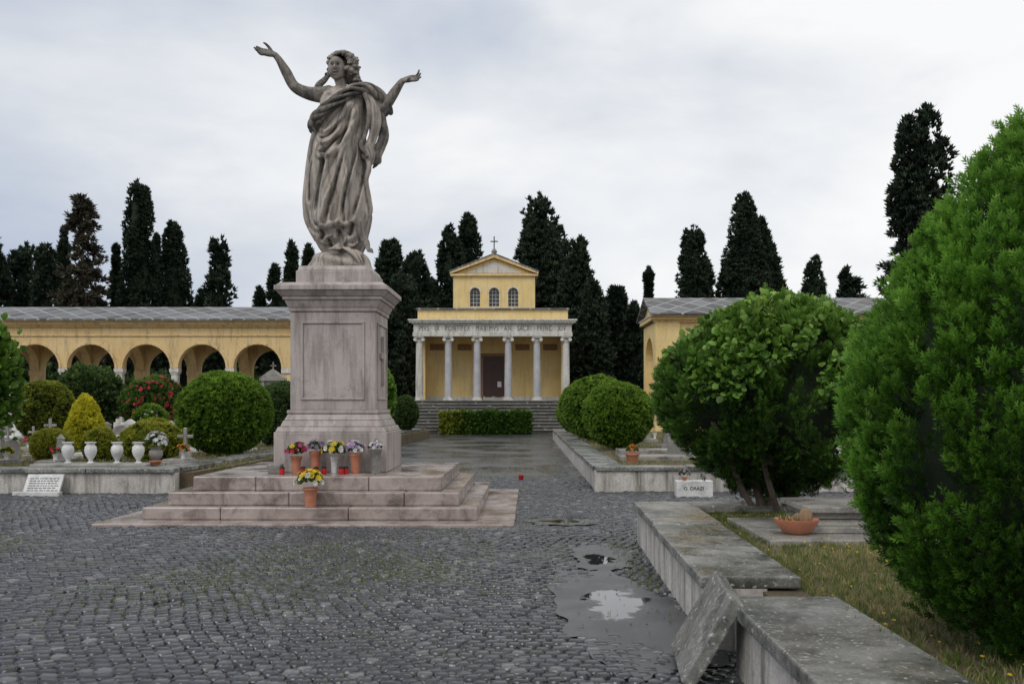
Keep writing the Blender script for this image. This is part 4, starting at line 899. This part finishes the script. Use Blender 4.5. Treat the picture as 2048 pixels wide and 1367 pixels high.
# ------------------------------------------------------------------ tombs
g=group('tomb',(3.3,9.6,.39)); mb=MB()
mb.box(2.3,4.6,8.9,10.7,.37,.44); mb.box(2.78,4.4,9.35,10.45,.442,.50); mb.frustum(3.6,9.95,.76,.48,.502,.68,.42,.56); mb.box(2.86,4.34,9.5,10.4,.562,.62); mb.box(2.80,4.4,9.44,10.46,.622,.68); mb.obj('slabs',M_tomb,g,bevel=.01)
g=group('terracotta_bowl',(2.66,9.35,.44)); MB().lathe([(.10,0),(.13,.02),(.2,.11),(.205,.14),(.19,.14),(.16,.12)],2.66,9.35,.442,28).obj('bowl',M_terra,g,smooth=True)
ellc=MB()
def cact(mb,x,y,z,r,h):
    n_=20;V=[];F=[]
    for j in range(9):
        t=j/8; rr=r*math.sin(math.pi*(.18+.8*t))**.6+.002; 
        for i in range(n_): k_=1+.1*(1 if i%2 else -1); V.append((x+rr*k_*math.cos(6.283*i/n_),y+rr*k_*math.sin(6.283*i/n_),z+h*t))
    for j in range(8):
        for i in range(n_): F.append((j*n_+i,j*n_+(i+1)%n_,(j+1)*n_+(i+1)%n_,(j+1)*n_+i))
    F.append(tuple(8*n_+i for i in range(n_))); mb.add(V,F)
cact(ellc,2.74,9.33,.55,.055,.14); cact(ellc,2.68,9.40,.55,.035,.08); ellc.obj('cactus',plain('cactus',(.25,.17,.10),.8),g,smooth=True)
n=14; scatter('succulent',T_grass,np.stack([2.6+rng.normal(size=n)*.05,9.35+rng.normal(size=n)*.04,np.full(n,.55)],1),np.tile([0,0,1.],(n,1))+rng.normal(size=(n,3))*.3,rng.uniform(.06,.14,n),rng.uniform(.2,.6,n),L_ball,g)
g=group('name_stone',(3.25,18.0,0)); MB().box(2.95,3.6,17.9,18.15,-.02,.28).obj('block',M_marble,g,bevel=.01)
cu=bpy.data.curves.new('name','FONT'); cu.body='O. ORAZI'; cu.size=.085; cu.extrude=.003; cu.materials.append(M_letter2)
to=bpy.data.objects.new('lettering',cu); scene.collection.objects.link(to); to.parent=g; to.matrix_parent_inverse=Matrix.Translation(-Vector(g.location)); to.rotation_euler=(math.pi/2,0,0); to.location=(3.07,17.893,.12)
pot(3.1,17.98,.28,.06,.05,M_terra,'pot',[F_lil],.10,fs=.02)
g=group('inscribed_marble_book',(-8.6,18.2,0)); mb=MB()
mb.add([(-8.95,18.25,0),(-8.28,18.25,0),(-8.28,18.5,.36),(-8.95,18.5,.36),(-8.95,18.32,0),(-8.28,18.32,0),(-8.28,18.56,.34),(-8.95,18.56,.34)],[(0,1,2,3),(7,6,5,4),(0,4,5,1),(1,5,6,2),(2,6,7,3),(3,7,4,0)])
mb.box(-9.05,-8.2,18.1,18.245,-.02,.06); mb.obj('book_slab',M_marble,g,bevel=.008)
mb=MB(); rr=random.Random(2)
for j in range(6):
    z=.28-j*.042; y=18.25+.25*z/.36-.006; x=-8.88
    while x<-8.36:
        w=rr.uniform(.02,.07); mb.box(x,x+w,y-.003,y+.004,z,z+.012); x+=w+.02
mb.obj('engraved_lines',M_letter,g)
g=group('grave_slab',(-8.2,19.4,.4)); MB().box(-9.25,-7.0,19.15,19.9,.38,.50).obj('slab',M_tomb,g,bevel=.015)
for x in (-8.58,-8.14,-7.63,-7.22): pot(x,19.32,.502,.42,.12,M_marble,'urn',name='marble_urn')
pot(-7.55,21.2,.38,.36,.15,M_tomb,'urn',[F_white],.2,fs=.06)
pot(-6.95,19.5,.47,.08,.12,M_terra,'pot')
def grave(x,y,kind,s,mat,z=.37,fl=None):
    g=group('gravestone',(x,y,z)); mb=MB()
    mb.box(x-.45*s,x+.45*s,y-1.2*s,y+.3*s,z-.02,z+.14*s); mb.box(x-.38*s,x+.38*s,y-1.1*s,y+.1*s,z+.141*s,z+.2*s)
    if kind==0:
        pts=[(x-.33*s,z+.14*s),(x+.33*s,z+.14*s),(x+.33*s,z+.8*s)]+[(x+.33*s*math.cos(math.pi*i/10),z+.8*s+.25*s*math.sin(math.pi*i/10)) for i in range(1,10)]+[(x-.33*s,z+.8*s)]
        mb.prism_y(pts,y+.11*s,y+.23*s)
    elif kind==1:
        mb.box(x-.2*s,x+.2*s,y+.105*s,y+.29*s,z+.141*s,z+.4*s); mb.box(x-.06*s,x+.06*s,y+.14*s,y+.25*s,z+.401*s,z+1.25*s); mb.box(x-.28*s,x-.062*s,y+.14*s,y+.25*s,z+.88*s,z+1.0*s); mb.box(x+.062*s,x+.28*s,y+.14*s,y+.25*s,z+.88*s,z+1.0*s)
    elif kind==2:
        mb.box(x-.36*s,x+.36*s,y+.105*s,y+.28*s,z+.141*s,z+.9*s); mb.prism_y([(x-.42*s,z+.902*s),(x+.42*s,z+.902*s),(x,z+1.15*s)],y+.08*s,y+.3*s)
    else:
        mb.frustum(x,y+.19*s,.2*s,.15*s,z+.141*s,.12*s,.09*s,z+1.0*s); mb.frustum(x,y+.19*s,.16*s,.12*s,z+1.002*s,.02*s,.02*s,z+1.2*s)
    mb.obj('stone',mat,g,bevel=.015)
    MB().lathe([(.04,0),(.05,.02),(.035,.06),(.07,.16),(.075,.2),(.06,.2)],x+.28*s,y-.9*s,z+.2*s,12).obj('vase',M_marble,g,smooth=True)
    if fl: bouquet(g,x+.28*s,y-.9*s,z+.38*s,.12,[fl],16,.04)
fls=[F_red,F_yel,F_white,F_pink,None,None,F_org]
gr=random.Random(21)
for row,yy in enumerate([21.6,24.6,27.5,30.5,34,38,42.5,46]):
    xx=-5.6*1.25-gr.uniform(0,.8)
    while xx>-.53*yy-1.0:
        blocked=any((xx-a)**2+(yy-b)**2<c*c for a,b,c in [(-7.2,25,1.5),(-15.9,34,1.4),(-13.6,38,1.3),(-17.8,42,1.6),(-11.95,28,.8),(-10.3,22.4,.8),(-9.4,22.8,.6),(-8.05,22.4,1.0),(-10.9,20.6,.9),(-7.15,31,1.2)])
        if not blocked: grave(xx,yy+gr.uniform(-.3,.3),gr.choice([0,0,1,2,3]),gr.uniform(.45,.8)*(1+max(0,yy-32)*.02),gr.choice([M_tomb,M_marble,M_tomb]),fl=gr.choice(fls))
        xx-=gr.uniform(1.0,1.4)
for x,y in [(4.4,21),(5.9,21.5),(3.9,23.5),(5.3,25),(4.5,29),(6.2,31),(7.5,24),(4.6,34)]: grave(x,y,gr.choice([0,2,3]),.62,M_tomb,fl=gr.choice(fls))
MB().box(2.4,3.9,22.2,23.1,.38,.5).obj('grave_slab',M_tomb,bevel=.015)
MB().box(2.6,4.2,24.2,25.1,.38,.55).obj('grave_slab',M_tomb,bevel=.015)
pot(2.55,21.2,.385,.24,.15,M_terra,'pot',[F_org],.12,fs=.02)
g=group('marble_aedicule',(-11.3,47.5,.4)); mb=MB(); x=-11.35;y=47.5
mb.box(x-.55,x+.55,y-.3,y+.4,.37,1.5); mb.box(x-.42,x+.42,y-.15,y+.35,1.5,2.75); mb.box(x-.5,x-.36,y-.25,y-.152,1.5,2.75); mb.box(x+.36,x+.5,y-.25,y-.152,1.5,2.75)
mb.box(x-.58,x+.58,y-.32,y+.4,2.752,2.9); mb.prism_y([(x-.58,2.902),(x+.58,2.902),(x,3.3)],y-.3,y+.38); mb.box(x-.03,x+.03,y,y+.06,3.25,3.65); mb.box(x-.14,x-.032,y,y+.06,3.45,3.51); mb.box(x+.032,x+.14,y,y+.06,3.45,3.51); mb.obj('aedicule',M_tomb,g,bevel=.01)

# ------------------------------------------------------------------ world, sun, camera
Lv=Vector((-.55,-.75,.85)).normalized()
w=bpy.data.worlds.new('World'); scene.world=w; w.use_nodes=True; nt=w.node_tree; nt.nodes.clear()
out=nd(nt,'ShaderNodeOutputWorld'); tc=nd(nt,'ShaderNodeTexCoord')
sk=nd(nt,'ShaderNodeTexSky'); sk.sky_type='NISHITA'; sk.sun_disc=False; sk.sun_elevation=math.asin(Lv.z); sk.sun_rotation=math.atan2(Lv.x,Lv.y)
b1=nd(nt,'ShaderNodeBackground'); b1.inputs[1].default_value=.1; nt.links.new(sk.outputs[0],b1.inputs[0])
mp=nd(nt,'ShaderNodeMapping'); mp.inputs['Scale'].default_value=(1,1,2.4); mp.inputs['Location'].default_value=(.9,.4,.2); nt.links.new(tc.outputs['Generated'],mp.inputs[0])
n1=noise(nt,mp.outputs[0],2.4,8,.5,.25)
n2=noise(nt,mp.outputs[0],6,7,.55,.2)
sep=nd(nt,'ShaderNodeSeparateXYZ'); nt.links.new(tc.outputs['Generated'],sep.inputs[0])
side=nd(nt,'ShaderNodeMapRange'); nt.links.new(sep.outputs[0],side.inputs[0]); side.inputs[1].default_value=-.5; side.inputs[2].default_value=.25
up=nd(nt,'ShaderNodeMapRange'); nt.links.new(sep.outputs[2],up.inputs[0]); up.inputs[1].default_value=0; up.inputs[2].default_value=.42
fac=mth(nt,'ADD',mth(nt,'MULTIPLY',n1,1.7),mth(nt,'MULTIPLY',n2,.45)); fac=mth(nt,'ADD',fac,mth(nt,'MULTIPLY',side.outputs[0],.55)); fac=mth(nt,'ADD',fac,mth(nt,'MULTIPLY',up.outputs[0],.22)); fac=mth(nt,'SUBTRACT',fac,.84)
cl=ramp(nt,fac,[(0,(.42,.50,.66)),(.28,(.54,.60,.71)),(.52,(.67,.71,.78)),(.78,(.85,.87,.90)),(1,(.99,.99,.99))])
b2=nd(nt,'ShaderNodeBackground'); b2.inputs[1].default_value=1.0; nt.links.new(cl,b2.inputs[0])
mx=nd(nt,'ShaderNodeMixShader'); mx.inputs[0].default_value=.95; nt.links.new(b1.outputs[0],mx.inputs[1]); nt.links.new(b2.outputs[0],mx.inputs[2]); nt.links.new(mx.outputs[0],out.inputs['Surface'])
ld=bpy.data.lights.new('sun','SUN'); ld.energy=1.25; ld.angle=math.radians(30); ld.color=(1,.96,.9)
lo=bpy.data.objects.new('sun',ld); scene.collection.objects.link(lo); lo.rotation_euler=Lv.to_track_quat('Z','Y').to_euler(); lo.location=(0,0,30)
cd=bpy.data.cameras.new('camera'); cam=bpy.data.objects.new('camera',cd); scene.collection.objects.link(cam)
cam.location=(0,0,1.65); cam.rotation_euler=(math.pi/2,0,0); cd.sensor_width=36; cd.lens=36*2000/2048; cd.shift_y=.0608; cd.clip_end=2000; cd.clip_start=.05
cd.dof.use_dof=True; cd.dof.focus_distance=17; cd.dof.aperture_fstop=5.6
scene.camera=cam
